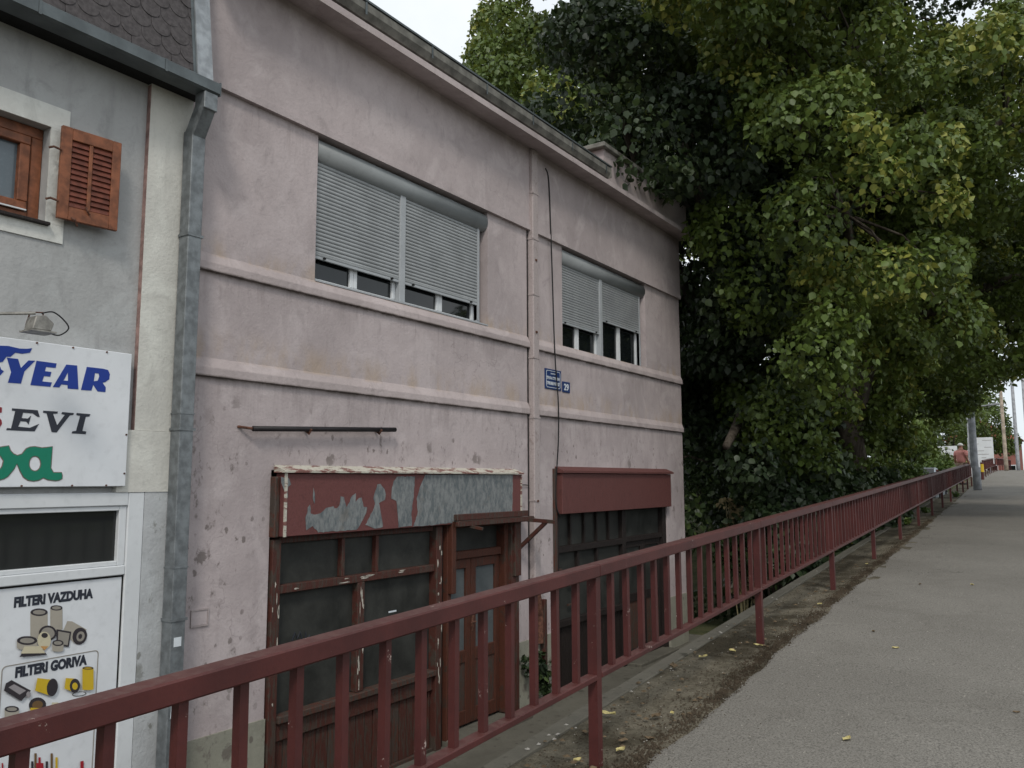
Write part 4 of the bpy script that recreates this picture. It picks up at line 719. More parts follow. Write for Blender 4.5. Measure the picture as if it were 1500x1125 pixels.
# open louvred shutter, lying back on the wall
sh = MB(); sy0, sy1, sz0, sz1 = 0, .43, 0, .69
for b in ((0, .075, 0, .69), (.365, .43, 0, .69), (.0755, .3645, .60, .69), (.0755, .3645, 0, .10), (.198, .225, .1005, .5995)): sh.box(0, .032, *b)
shu = sh.build('open_shutter', 'wood', gh, bevel=.004, off=(0, 0, 0)); shu['label'] = 'brown louvred shutter folded open beside the window'
shu.location = Vector((LX + .055, 2.885, 3.495)) - Vector(gh.location); shu.rotation_euler = (0, 0, R(-5))
lm = MB().prism([(.004, 0), (.012, -.0), (.03, .036), (.022, .04)][::-1], 1, 0, 1).mesh('louvre'); lm.materials.append(M['woodd'])
lm2 = MB().prism([(.006, .040), (.022, .0), (.027, .001), (.012, .046)], 1, 0, 1).mesh('louvre'); lm2.materials.append(M['woodd'])
for c, d in ((.0755, .1975), (.2255, .3645)):
    for k in range(12): inst('louvre', lm2, shu, (0, c, .103 + k * .0412), (0, 0, 0), (1, d - c, 1))
    MB().box(.0, .003, c, d, .1, .6).build('backing', 'woodd', shu, off=(0, 0, 0))
for z in (.12, .50): MB().tube([(.01, -.075, z), (.03, -.05, z + .01), (.035, .0, z)], .009, 6).build('hinge', 'rust', shu, off=(0, 0, 0))
MB().tube([(.03, .10, .02), (.06, .11, .0), (.05, .13, -.03), (.03, .14, -.03)], .008, 6).build('catch', 'rust', shu, off=(0, 0, 0))
MB().tube([(.036, .19, .12), (.05, .20, .09), (.04, .22, .07)], .007, 6).build('bolt', 'rust', shu, off=(0, 0, 0))

# big white tyre sign
t = thing('shop_sign', (LX, 2.6, 1.6), 'large white shop sign with blue, black and green lettering', 'sign')
box('sign_panel', 'signwhite', t, LX + .02, LX + .088, .6, 3.50, 1.585, 2.585, bevel=.004)
xs = LX + .0895
for nm, m in (('Y', 'ink_blue'), ('E', 'ink_blue'), ('A', 'ink_blue'), ('R', 'ink_blue'), ('wing', 'ink_blue'), ('foot', 'ink_blue'), ('E2', 'ink_dark'), ('V', 'ink_dark'), ('I', 'ink_dark'), ('S', 'ink_red')):
    fill_poly('lettering' if nm not in ('wing', 'foot') else 'winged_foot_mark', POLY[nm], xs, m, t)
fill_poly('lettering', POLY['va'], xs, 'ink_brown', t)
def inset(lp, d, hole=False):
    n = len(lp); a = sum(lp[i][0] * lp[(i + 1) % n][1] - lp[(i + 1) % n][0] * lp[i][1] for i in range(n)); sg = 1 if a > 0 else -1
    out = []
    for i in range(n):
        p, q, r = Vector(lp[i - 1]), Vector(lp[i]), Vector(lp[(i + 1) % n]); e = (q - p).normalized() + (r - q).normalized()
        if e.length < 1e-6: e = r - q
        nrm = Vector((-e.y, e.x)).normalized() * sg * (d if not hole else -d); out.append(tuple(q + nrm))
    return out
fill_poly('lettering', [inset(POLY['va'][0], .006)] + [inset(l, .006, True) for l in POLY['va'][1:]], xs + .0015, 'ink_green', t)
for y, z in ((3.485, 1.97), (3.485, 1.68), (2.76, 1.593), (3.1, 1.593), (3.35, 1.593), (2.8, 2.575), (3.05, 2.575), (3.3, 2.575)): MB().tube([(xs - .004, y, z), (xs + .004, y, z)], .007, 8).build('screw', 'rust', t)
# poster panel of the shop door
t = thing('filter_poster', (LX, 3.0, -.2), 'white shop door poster showing air and fuel filters', 'poster')
box('panel', 'signwhite', t, LX + .012, LX + .0285, .6, 3.543, -1.3, .9145)
xq = LX + .030
text('lettering', 'FILTERI VAZDUHA', xq, 2.79, .782, .54, .072, 'ink_dark', t, .06)
text('lettering', 'FILTERI GORIVA', xq, 2.827, .320, .485, .074, 'ink_dark', t, .06)
fill_poly('border', [rrect(2.74, 3.395, -.75, .412, .03), rrect(2.746, 3.389, -.744, .406, .026)], xq, 'p_beige_top', t)
for i, (c, lp) in enumerate(POLY['poster']): fill_poly('printed_filter', [lp], xq + .0004 * (i % 40) + .0005, 'p_' + c, t, t=.0003)
# floodlight on an arm
t = thing('floodlight', (LX, 2.5, 2.8), 'small metal floodlight on a thin arm above the white sign', 'lamp')
MB().tube([(LX + .02, 1.9, 2.60), (LX + .30, 2.3, 2.67), (LX + .42, 2.62, 2.715)], .011, 6).build('arm', 'lampm', t)
hb = MB(); hb.prism([(2.58, 2.60), (2.70, 2.60), (2.715, 2.655), (2.66, 2.70), (2.60, 2.69)], 0, LX + .36, LX + .48); hb.build('housing', 'lampm', t, bevel=.005)
MB().box(LX + .34, LX + .50, 2.565, 2.725, 2.587, 2.597).build('glass_rim', 'lampm', t)
MB().tube([(LX + .35, 2.60, 2.64), (LX + .35, 2.62, 2.73), (LX + .35, 2.70, 2.74), (LX + .35, 2.71, 2.68)], .006, 5).build('yoke', 'rust', t)
MB().tube(smooth_path([(LX + .42, 2.66, 2.72), (LX + .40, 2.74, 2.745), (LX + .38, 2.82, 2.71), (LX + .40, 2.85, 2.65), (LX + .40, 2.79, 2.595), (LX + .42, 2.70, 2.60)]), .005, 5).build('cable_loop', 'cable', t)
# ------------------------------------------------------------ trees
def leafmat(name, d, b, y):
    n = NT(name); at = n.t.nodes.new('ShaderNodeAttribute'); at.attribute_name = 'tint'; at.attribute_type = 'GEOMETRY'
    f = at.outputs['Fac']
    col = n.mix(n.ramp(f, 0., .72), d, b); col = n.mix(n.ramp(f, .80, .97), col, y)
    n.fin(col, .48, 0, .4)
    tr = n.t.nodes.new('ShaderNodeBsdfTranslucent'); n.t.links.new(n.mix(.5, col, y), tr.inputs[0])
    ms_ = n.t.nodes.new('ShaderNodeMixShader'); ms_.inputs[0].default_value = .22
    n.t.links.new(n.p.outputs[0], ms_.inputs[1]); n.t.links.new(tr.outputs[0], ms_.inputs[2]); n.t.links.new(ms_.outputs[0], n.out.inputs['Surface'])
    return n.m
M['leaf'] = leafmat('linden_leaf', (.017, .036, .009), (.098, .148, .028), (.28, .29, .06))
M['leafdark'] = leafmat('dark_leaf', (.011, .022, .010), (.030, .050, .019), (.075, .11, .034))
M['leaflight'] = leafmat('bright_shrub_leaf', (.05, .09, .025), (.10, .16, .035), (.2, .24, .06))
M['drygrass'] = leafmat('dry_leaf', (.12, .10, .06), (.28, .23, .12), (.38, .32, .17))
def barkm():
    n = NT('tree_bark'); f = n.noise(6, 6, .7, (1, 1, .25)); col = n.mix(n.ramp(f, .35, .65), (.035, .028, .022), (.10, .085, .07)); n.bump(f, .9, .03); return n.fin(col, .95, 0, .1)
M['bark'] = barkm()
def leaves(name, clumps, per, size, mat, parent, droop=.55, shell=.35, flat=.88, tint=(.0, 1.), up_bias=.25):
    """clumps: list of (centre, radius, outward dir); one mesh of folded leaves"""
    C_ = np.array([c[0] for c in clumps]); Rr = np.array([c[1] for c in clumps]); O_ = np.array([c[2] for c in clumps]); ct = rng.uniform(*tint, len(clumps))
    n = (per * (Rr / Rr.mean()) ** 2).astype(int) + 8; idx = np.repeat(np.arange(len(clumps)), n); N = len(idx)
    d = rng.normal(size=(N, 3)); d += O_[idx] * .7; d[:, 2] += up_bias; d /= np.linalg.norm(d, axis=1)[:, None]
    r = rng.uniform(shell, 1.03, N) ** .6; r *= 1 + .22 * np.sin(idx * 1.7 + d[:, 0] * 5) * np.cos(d[:, 1] * 4 + idx)
    P = C_[idx] + d * (Rr[idx] * r)[:, None] * np.array([1, 1, flat])
    # droop: outer leaves of a spray hang lower
    hr = np.hypot(d[:, 0], d[:, 1]) * r; P[:, 2] -= hr ** 2 * Rr[idx] * .35 * droop
    nr = d * .8 + rng.normal(size=(N, 3)) * .75; nr[:, 2] += .15; nr /= np.linalg.norm(nr, axis=1)[:, None]
    ax = rng.normal(size=(N, 3)) * .6 + d * .5; ax[:, 2] -= droop * 2.0; ax -= nr * (ax * nr).sum(1)[:, None]; ax /= np.linalg.norm(ax, axis=1)[:, None]
    sd_ = np.cross(nr, ax); L = size * rng.uniform(.45, 1.35, N)[:, None]; w = L * .44
    b = P; m = P + ax * L * .38; tp = P + ax * L - nr * L * .12; l1 = m + sd_ * w - nr * L * .13; r1 = m - sd_ * w - nr * L * .13
    l2 = P + ax * L * .06 + sd_ * w * .62 - nr * L * .06; r2 = P + ax * L * .06 - sd_ * w * .62 - nr * L * .06
    V = np.stack([b, l2, l1, tp, r1, r2], 1).reshape(-1, 3)
    q = np.array([[0, 3, 2, 1], [0, 5, 4, 3]]); Fs = (np.arange(N)[:, None, None] * 6 + q[None]).reshape(-1)
    V -= np.array(wloc(parent))
    me = bpy.data.meshes.new(name); me.vertices.add(len(V)); me.vertices.foreach_set('co', V.ravel())
    me.loops.add(len(Fs)); me.loops.foreach_set('vertex_index', Fs.astype(np.int32)); me.polygons.add(N * 2)
    me.polygons.foreach_set('loop_start', np.arange(N * 2, dtype=np.int32) * 4); me.polygons.foreach_set('loop_total', np.full(N * 2, 4, np.int32)); me.update(calc_edges=True)
    a = me.attributes.new('tint', 'FLOAT', 'FACE'); tv = np.clip(ct[idx] * .68 + rng.uniform(0, .38, N), 0, 1); a.data.foreach_set('value', np.repeat(tv, 2))
    me.materials.append(M[mat]); o = bpy.data.objects.new(name, me); COL.objects.link(o); o.parent = parent; return o

def tree(base, height, blobs, label, per=330, size=.125, nclump=90, trunk_r=.3, mat='leaf', cr_=(.55, .95), group=None, droop=.6, ttint=(0, 1), trunks=1, core=.3, clip=None, shell=.5):
    t = thing('tree', base, label, 'tree', group); b = Vector(base); cl = []
    tot = sum(bl[1][0] * bl[1][1] + bl[1][2] * bl[1][0] for bl in blobs)
    limbs = MB()
    for c, rad in blobs:
        c = Vector(c); n = int(nclump * (rad[0] * rad[1] + rad[2] * rad[0]) / tot)
        top = b + Vector((0, 0, height * .35)); mid = top.lerp(c, .5) + Vector((random.uniform(-.3, .3), random.uniform(-.3, .3), .3))
        limbs.tube(smooth_path([b + Vector((0, 0, height * .2)), top.lerp(mid, .3), mid, c], 3), [trunk_r * .6 * (1 - .08 * i) for i in range(10)], 7)
        k = 0; tries = 0
        while k < n and tries < n * 8:
            tries += 1
            d = Vector(rng.normal(size=3)); d.normalize(); inner = random.random() < core
            rr = random.uniform(.35, .75) if inner else random.uniform(.84, 1.06)
            wob = 1 + .16 * mn.noise(d * 2.1 + c * .3)
            p = c + Vector((d.x * rad[0], d.y * rad[1], d.z * rad[2])) * rr * wob
            if clip and clip(p): continue
            if any(((p.x - c2[0]) / r2[0]) ** 2 + ((p.y - c2[1]) / r2[1]) ** 2 + ((p.z - c2[2]) / r2[2]) ** 2 < .45 for c2, r2 in blobs if Vector(c2) != c): continue
            cl.append((tuple(p), random.uniform(*cr_) * random.choice((.75, 1, 1.1)), tuple(d))); k += 1
            if random.random() < .22:
                q = c.lerp(p, .1); e = p + d * .3; limbs.tube([q, q.lerp(e, .5) + Vector((0, 0, .25)), e], [.035, .022, .006], 5)
    leaves('crown', cl, per, size, mat, t, droop=droop, tint=ttint, shell=shell)
    for k in range(trunks):
        o = Vector((random.uniform(-.5, .5), random.uniform(-.5, .5), 0)) * (k > 0)
        pts = [b + o + Vector((0, 0, -.3)), b + o * 1.1 + Vector((.05, 0, height * .1)), b + o * .9 + Vector((-.05, .05, height * .25)), b + o * .5 + Vector((.1, 0, height * .42)), b + Vector((0, 0, height * .62))]
        MB().tube(smooth_path(pts, 3), [trunk_r * (1.35 if i < 1 else 1.) * (1 - i * .06) for i in range(13)], 10).build('trunk', 'bark', t, smooth=True)
    limbs.build('limbs', 'bark', t, smooth=True)
    return t
def lowedge(p, r=.8):
    q = -p.x / max(p.y, .1)
    return q < .15 and (p.z - r - 1.62) / p.y < .035 + (.15 - q) * .35
def gap(p): return p.z - 1.62 > p.y * (.50 + .12 * (p.x / p.y < -.13)) and -.12 < p.x / p.y < .03
inhouse = lambda p: p.y < 15.1 and p.x > -16 and p.z < 7.3 and p.x < -5.0 and not (p.x > -6.4 and p.z > 6.8)
railx = lambda y: -2.05 - .0436 * y
walk = lambda p: (p.x > railx(p.y) - 1.0 and p.z < rz(p.y) + 2.5) or (p.x > -2.9 and p.z < rz(p.y) + 3.2) or lowedge(p) or gap(p)
def clipA(p): return (inhouse(p) and not (p.x > -5.5 and p.z < 2.7 and p.y > 13.6)) or (p.x > railx(p.y) - .9 and p.z < rz(p.y) + 2.4)
if True:
    tree((-9.6, 18.4, -1.3), 13, [((-11.4, 20.5, 11.6), (4.6, 3.8, 3.6)), ((-9.2, 18.6, 8.6), (3.2, 3.2, 3.4)), ((-12.2, 22.2, 15.6), (3.3, 3.2, 2.7)), ((-8.6, 20.8, 15.4), (3.2, 3.2, 3.2))], 'leafy tree rising behind the pink house roof with sky on its left', 370, .135, 230, .32, clip=inhouse, cr_=(.5, .95), ttint=(.15, 1))
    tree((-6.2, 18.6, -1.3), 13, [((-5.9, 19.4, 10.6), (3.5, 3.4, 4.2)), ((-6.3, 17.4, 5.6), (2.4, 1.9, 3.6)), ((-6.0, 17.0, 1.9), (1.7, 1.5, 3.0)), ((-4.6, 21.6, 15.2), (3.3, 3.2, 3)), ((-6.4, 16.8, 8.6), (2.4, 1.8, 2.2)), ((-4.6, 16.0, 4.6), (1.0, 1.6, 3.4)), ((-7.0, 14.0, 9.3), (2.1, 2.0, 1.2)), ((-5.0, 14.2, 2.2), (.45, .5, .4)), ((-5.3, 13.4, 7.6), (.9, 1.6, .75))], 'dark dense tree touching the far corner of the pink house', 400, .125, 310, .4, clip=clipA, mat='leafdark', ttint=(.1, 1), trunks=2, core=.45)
    tree((-4.3, 20.6, -.9), 15, [((-3.0, 15.2, 6.4), (1.9, 3.2, 2.9)), ((-3.7, 19.4, 4.6), (1.9, 3.4, 3.0)), ((-2.8, 16.5, 9.8), (2.7, 3.6, 3.0)), ((-3.4, 20.5, 13.2), (3.7, 3.8, 3.2)), ((-2.0, 22.6, 7.4), (2.7, 3.6, 3.4)), ((-4.4, 18.6, 2.6), (1.5, 2.8, 2.2)), ((-3.9, 13.4, 9.6), (1.5, 1.9, 1.7)), ((-.6, 19.5, 9.2), (2.2, 3.2, 2.6)), ((-3.4, 12.0, 11.2), (2.2, 2.4, 1.6)), ((.4, 22, 6.6), (1.6, 3.0, 2.6))], 'big linden tree leaning over the walkway with drooping yellowish green sprays', 440, .112, 460, .42, clip=lambda p: walk(p) or inhouse(p) or (p.y < 13.6 and p.x < -4.9), ttint=(.25, 1.), trunks=2, cr_=(.4, .8))
    tree((-6.3, 31.5, .9), 15, [((-2.0, 30, 9.6), (4.6, 3.8, 4.6)), ((-4.6, 29.5, 6.0), (2.6, 3, 3.0)), ((1.2, 31.5, 9.8), (3.2, 3, 3.8)), ((-6.5, 28, 9), (3.0, 3, 5.))], 'broad tree hanging over the walkway behind the big linden', 400, .15, 340, .4, clip=walk, cr_=(.6, 1.05), ttint=(.1, .9))
# tree far right over the walkway
for (x, y, z, h, r, lb) in ((-7.0, 50, 1.6, 9, 2.4, 'green tree behind the person in the pink shirt'), (-8.5, 47, 1.2, 8, 3.2, 'round green tree behind the white billboard'), (-6.6, 98, 2.2, 9, 2.0, 'tree between the tall poles and the red brick building'),
                            (-13, 62, 1.4, 11, 4.2, 'distant tree beyond the parked car'), (5.5, 98, 2.2, 13, 4.0, 'tall distant tree at the right edge of the photo'), (-11.5, 84, 2.2, 10, 4.2, 'dark green tree behind the left white billboard'), (-9.0, 90, 2.2, 9, 2.6, 'green tree behind the gap between the two white billboards'), (-20, 44, 0, 13, 5, 'large tree standing behind the dark corner tree'), (-14, 33, -.5, 14, 5, 'second large tree behind the pink house')):
    tree((x, y, z), h, [((x, y, z + h * .55), (r, r, h * .42))], lb, 150, .22, 46, .18, cr_=(.7, 1.2), ttint=(.1, .8))
# understorey shrubs behind the railing
def shrub(name, base, blobs, label, mat, per=300, size=.10, group=None, n=14, cr_=(.3, .55)):
    t = thing(name, base, label, 'shrub', group); cl = []; mb = MB()
    for c, rad in blobs:
        for k in range(n):
            d = Vector(rng.normal(size=3)); d.normalize(); d.z = abs(d.z) * .9 - .15; p = Vector(c) + Vector((d.x * rad[0], d.y * rad[1], d.z * rad[2])) * random.uniform(.6, 1.05)
            cl.append((tuple(p), random.uniform(*cr_), tuple(d))); mb.tube([Vector(base) + Vector((random.uniform(-.2, .2), random.uniform(-.2, .2), -.1)), p.lerp(Vector(base), .4), p], [.03, .02, .008], 5)
    leaves('foliage', cl, per, size, mat, t, droop=.4); mb.build('stems', 'bark', t); return t
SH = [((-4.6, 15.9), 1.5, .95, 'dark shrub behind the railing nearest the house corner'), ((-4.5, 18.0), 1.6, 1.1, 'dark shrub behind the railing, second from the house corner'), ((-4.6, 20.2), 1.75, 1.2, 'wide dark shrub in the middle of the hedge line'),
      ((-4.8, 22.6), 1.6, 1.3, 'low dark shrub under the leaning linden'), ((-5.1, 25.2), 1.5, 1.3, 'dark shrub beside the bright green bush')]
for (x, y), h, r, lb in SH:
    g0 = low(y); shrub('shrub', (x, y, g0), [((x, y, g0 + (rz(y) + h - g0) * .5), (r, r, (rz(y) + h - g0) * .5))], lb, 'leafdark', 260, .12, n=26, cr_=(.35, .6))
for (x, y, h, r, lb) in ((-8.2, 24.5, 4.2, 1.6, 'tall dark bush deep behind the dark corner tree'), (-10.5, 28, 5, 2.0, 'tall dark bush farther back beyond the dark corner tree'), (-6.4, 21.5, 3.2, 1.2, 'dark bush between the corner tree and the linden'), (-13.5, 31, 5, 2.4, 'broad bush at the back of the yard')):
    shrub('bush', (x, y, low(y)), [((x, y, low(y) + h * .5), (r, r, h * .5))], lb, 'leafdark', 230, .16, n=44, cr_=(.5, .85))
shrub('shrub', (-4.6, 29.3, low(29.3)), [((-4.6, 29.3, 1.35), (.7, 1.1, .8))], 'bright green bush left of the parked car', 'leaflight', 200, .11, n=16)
shrub('shrub', (-6.4, 35, low(35)), [((-6.0, 35, 1.6), (1.6, 1.3, .7))], 'bright low bush behind the parked car and below the billboard', 'leaflight', 200, .12, n=16)
shrub('shrub', (-5.6, 43, low(43)), [((-5.4, 43, 1.9), (1.4, 1.2, .7))], 'yellowish green hedge bush in front of the person in pink', 'leaflight', 160, .12, n=14)
for (x, y, h, r, lb) in ((-6.6, 58, 1.3, 1.5, 'low green hedge bush below the left white billboard'), (-9.0, 62, 2.0, 2.0, 'hedge bush left of the left white billboard')):
    shrub('shrub', (x, y, low(y)), [((x, y, low(y) + h * .5), (r, r, h * .5))], lb, 'leaf', 200, .16, n=26, cr_=(.4, .7))
# dry tall plant by the house corner
t = thing('dry_plant', (-5.35, 15.9, -1.3), 'tall dry straw coloured plant beside the dark tree', 'plant'); cl = []; mb = MB()
for k in range(9):
    a = random.uniform(-.25, .25); c = random.uniform(-.25, .25); h = random.uniform(1.7, 2.55); p = (-5.35 + a, 15.9 + c, -1.3 + h); mb.tube([(-5.35 + a * .3, 15.9 + c * .3, -1.35), (-5.35 + a * .8, 15.9 + c * .7, -1.3 + h * .5), p], [.014, .011, .006], 5)
    for q in (.35, .6, .8, 1.): cl.append(((-5.35 + a * q, 15.9 + c * q, -1.3 + h * q), .16, (0, 0, 1)))
leaves('foliage', cl, 26, .10, 'drygrass', t, droop=1.); mb.build('stems', 'drygrass2', t)
# weeds
def weed(x, y, z, n, h, label, mat='leaflight', size=.05):
    t = thing('weed', (x, y, z), label, 'weed'); cl = []; mb = MB()
    for k in range(n):
        dx, dy = random.uniform(-.1, .1), random.uniform(-.12, .12); hh = h * random.uniform(.5, 1.); mb.tube([(x, y, z), (x + dx * .5, y + dy * .5, z + hh * .6), (x + dx, y + dy, z + hh)], [.004, .003, .002], 4)
        for q in (.4, .7, 1.): cl.append(((x + dx * q, y + dy * q, z + hh * q), .05, (0, 0, 1)))
    leaves('leaves', cl, 9, size, mat, t, droop=.5); mb.build('stem', mat, t); return t
weed(FX + .14, 9.34, -1.28, 7, .7, 'dark weed growing up beside the broken downpipe', 'leafdark', .07)
weed(FX + .15, 8.98, -.9, 6, .35, 'small weed on the plinth right of the red door', 'leafdark', .05)
p = SL(2.55, 2.33, -.01); weed(p.x, p.y, p.z, 3, .09, 'small yellowish weed under the near railing', 'leaflight', .04)
for s_, l_, h in ((20.5, 2.2, .13), (24.5, 2.15, .14), (33., 1.9, .2)):
    p = SL(s_, l_, -.01); weed(p.x, p.y, p.z, 7, h, {20.5: 'grassy weed tuft under the railing far along the verge', 24.5: 'weed tuft on the verge well before the lamp post', 33.: 'weed tuft on the verge near the lamp post'}[s_], 'leaflight', .05)

# soil line, litter and fallen leaves
M['soil'] = dirt('dark_leaf_mould', (.04, .03, .02), (.09, .07, .05)); M['fall'] = plain('dry_fallen_leaf', (.42, .36, .16), .7, .25, 30); M['fall2'] = plain('brown_fallen_leaf', (.12, .085, .05), .8, .3, 30); M['chip'] = plain('pale_stone_chip', (.30, .28, .25), .9, .3, 30)
def bits(name, n, fpos, size, mat, thick, label):
    vs = []; fs = []
    for k in range(n):
        s_, l_, h_ = fpos(); p = SL(s_, l_, h_); r = size * random.uniform(.4, 1.5); a0 = random.uniform(0, 6.3); b = len(vs)
        for j in range(4): a = a0 + j * math.pi / 2 + random.uniform(-.3, .3); rr = r * random.uniform(.6, 1.); vs.append((p.x + rr * math.cos(a), p.y + rr * math.sin(a), p.z))
        vs.append((p.x, p.y, p.z + thick * r)); fs += [(b, b + 1, b + 4), (b + 1, b + 2, b + 4), (b + 2, b + 3, b + 4), (b + 3, b, b + 4)]
    o = MB().add(vs, fs).build(name, mat); o['kind'] = 'stuff'; o['label'] = label; return o
def soilpos():
    s_ = random.triangular(1.5, 24, 4); l_ = 1.83 + random.gauss(0, .045) + .05 * nz3(s_, 0, 3, 1.9)
    if random.random() < .35: l_ = 1.9 + random.random() ** 2 * .45
    if random.random() < .12: l_ = 1.77 - random.random() ** 3 * .5
    return s_, l_, -.004
bits('leaf_mould', 11000, soilpos, .0075, 'soil', .8, 'crumbs of dark soil and leaf mould along the asphalt edge')
bits('soil_ridge', 3500, lambda: (random.uniform(2., 22), 1.83 + random.gauss(0, .03), -.002), .012, 'soil', 1., 'ridge of dark soil between asphalt and verge')
bits('grit', 1500, lambda: (random.triangular(1, 20, 3), random.uniform(-.6, 2.35), .001), .005, 'chip', .8, 'pale grit scattered on the ground')
def leafobj(s_, l_, size, mat, label, h_=.004, name='fallen_leaf'):
    p = SL(s_, l_, h_); a = random.uniform(0, 6.3); L = size; vs = []
    for i in range(9):
        t_ = i / 8; w_ = .28 * L * math.sin(math.pi * t_) ** .8; vs += [(L * (t_ - .5), w_, .10 * L * abs(t_ - .4) + .10 * L + .05 * L * math.sin(i)), (L * (t_ - .5), 0, .06 * L * abs(t_ - .4)), (L * (t_ - .5), -w_, .10 * L * abs(t_ - .4) + .008)]
    ca, sa = math.cos(a), math.sin(a); vs = [(p.x + x * ca - y * sa, p.y + x * sa + y * ca, p.z + z) for x, y, z in vs]; fs = []
    for i in range(8): b = i * 3; fs += [(b, b + 1, b + 4, b + 3), (b + 1, b + 2, b + 5, b + 4)]
    o = MB().add(vs, fs).build(name, mat, off=tuple(p)); o.location = p; return tag(o, label, 'leaf', 'fallen leaves on the ground')
LV = [(5.11, .92, .075, 'fall', 'pale yellow fallen leaf alone on the asphalt at lower right'), (7.6, .95, .06, 'fall', 'small yellow leaf on the asphalt beyond the pale one'), (11.5, .55, .07, 'fall', 'yellow leaf on the asphalt farther up at right'), (11.3, 1.1, .06, 'fall2', 'brown leaf on the asphalt in the middle distance'),
      (4.35, 1.97, .08, 'fall', 'pale dry leaf just right of the near railing post'), (4.1, 2.11, .06, 'fall', 'yellow leaf left of the near railing post'), (4.9, 2.3, .10, 'fall', 'curled yellow leaf at the coping edge behind the post'), (5.0, 2.02, .10, 'fall2', 'orange brown leaf on the verge past the near post'), (5.1, 1.95, .05, 'fall', 'small white leaf beside the orange brown one'),
      (6.6, 2.25, .09, 'fall', 'crumpled leaf on the verge before the second post'), (6.2, 2.35, .12, 'fall2', 'brown leaf heap by the coping'), (7.2, 1.97, .08, 'fall', 'straw coloured leaf beside the second post'), (6.9, 2.1, .09, 'fall', 'long pale leaf beside the second post'), (4.6, 1.9, .06, 'fall2', 'brown leaf lying on the soil line'),
      (9.4, 1.9, .09, 'fall', 'pale leaf on the verge between second and third posts'), (10.2, 2.1, .08, 'fall2', 'brown leaf near the third post'), (13.0, 1.95, .09, 'fall', 'pale leaf near the fourth post'), (8.2, 1.2, .05, 'fall2', 'little brown leaf on the asphalt'), (6.1, .1, .04, 'fall2', 'tiny dark leaf near the right border'), (9.3, .0, .08, 'fall2', 'dark brown leaf at the right of the walkway')]
for a in LV: leafobj(*a)
bits('leaf_scraps', 150, lambda: (random.triangular(2, 16, 4), random.uniform(1.85, 2.42), .003), .022, 'fall2', .35, 'small dry leaf scraps littering the dirty verge')
bits('pale_scraps', 34, lambda: (random.triangular(2, 16, 4), 2.4 + random.gauss(0, .04), -.002), .016, 'chip', .4, 'broken pale mortar crumbs along the coping')
# ------------------------------------------------------------ far things
M['post'] = plain('weathered_grey_post', (.28, .29, .31), .7, .25, 5); M['pole2'] = plain('brown_stained_pole', (.30, .25, .20), .8, .3, 3)
def pole(s_, l_, h, r, label, mat='post', name='lamp_post', lean=0.):
    p = SL(s_, l_); t = thing(name, p, label, 'post')
    MB().tube([p + Vector((0, 0, -.2)), p + Vector((0, 0, .9)), p + Vector((lean, 0, .95)), p + Vector((lean, 0, h))], [r * 1.08, r * 1.08, r, r * .75], 14).build('pole', mat, t, smooth=True)
    MB().tube([p + Vector((lean, 0, h - .03)), p + Vector((lean * .5 + .5, 0, h + .45)), p + Vector((1.3, 0, h + .55))], [.05, .045, .04], 8).build('arm', mat, t)
    MB().bar(p + Vector((1.2, 0, h + .54)), p + Vector((1.9, 0, h + .60)), .24, .11).build('lamp_head', 'post', t, bevel=.02)
    return t
pole(38.5, 1.42, 8.2, .145, 'thick grey lamp post standing on the walkway edge by the railing end', lean=-.05)
pole(79, .75, 7.5, .15, 'brownish lamp post beyond the lamp post at the railing end', 'pole2')
pole(86, -.05, 8.5, .10, 'thin grey lamp post right of the brownish one'); pole(82, -.12, 8.5, .13, 'pale lamp post right of the brownish one'); pole(70, -.75, 8.0, .11, 'grey lamp post nearest the right border of the photo')
pole(62, 2.6, 4.0, .07, 'short thin post left of the brownish lamp post')
# low marker post, white notice, billboards
p = SL(52, 1.66); t = thing('marker_post', p, 'short marker post with a yellow band at the second railing', 'post')
MB().tube([p, p + Vector((0, 0, .95))], .10, 10).build('post', 'rail', t); MB().tube([p + Vector((0, 0, .42)), p + Vector((0, 0, .85))], .115, 10).build('yellow_band', 'p_yellow', t)
p = SL(47, 1.78); t = thing('notice_board', p, 'small white notice between the two red railings', 'sign')
q = SL(47, 1.55, .3); q2 = SL(47, 1.98, .3); mb = MB(); mb.bar(q + Vector((0, 0, .4)), q2 + Vector((0, 0, .4)), .03, .85); mb.build('board', 'signwhite', t)
q = SL(46.96, 1.70, .62); q2 = SL(46.96, 1.84, .62); MB().bar(q, q2, .01, .18).build('symbol', 'ink_dark', t)
MB().tube([SL(47.05, 1.77, -.1), SL(47.05, 1.77, .4)], .03, 6).build('leg', 'post', t)
def billboard(x0, x1, y, z0, z1, label, base, marks):
    t = thing('billboard', ((x0 + x1) / 2, y, base), label, 'billboard'); box('panel', 'signwhite', t, x0, x1, y, y + .06, z0, z1, bevel=.01)
    for x in (x0 + .25, x1 - .25): box('leg', 'post', t, x - .05, x + .05, y + .07, y + .17, base - .3, z1 - .1)
    for k in range(marks):
        a = random.uniform(x0 + .15, x1 - .5); z = z0 + (z1 - z0) * (k + .7) / (marks + .6); box('printed_line', 'p_grey', t, a, min(a + random.uniform(.3, 1.), x1 - .1), y - .006, y - .001, z, z + .035)
    return t
billboard(-8.7, -7.3, 75, 3.15, 4.25, 'white billboard left of the person in pink', rz(75) - .1, 3)
billboard(-6.1, -4.45, 70, 2.7, 4.65, 'white printed billboard right of the thick lamp post', rz(70) - .1, 7)
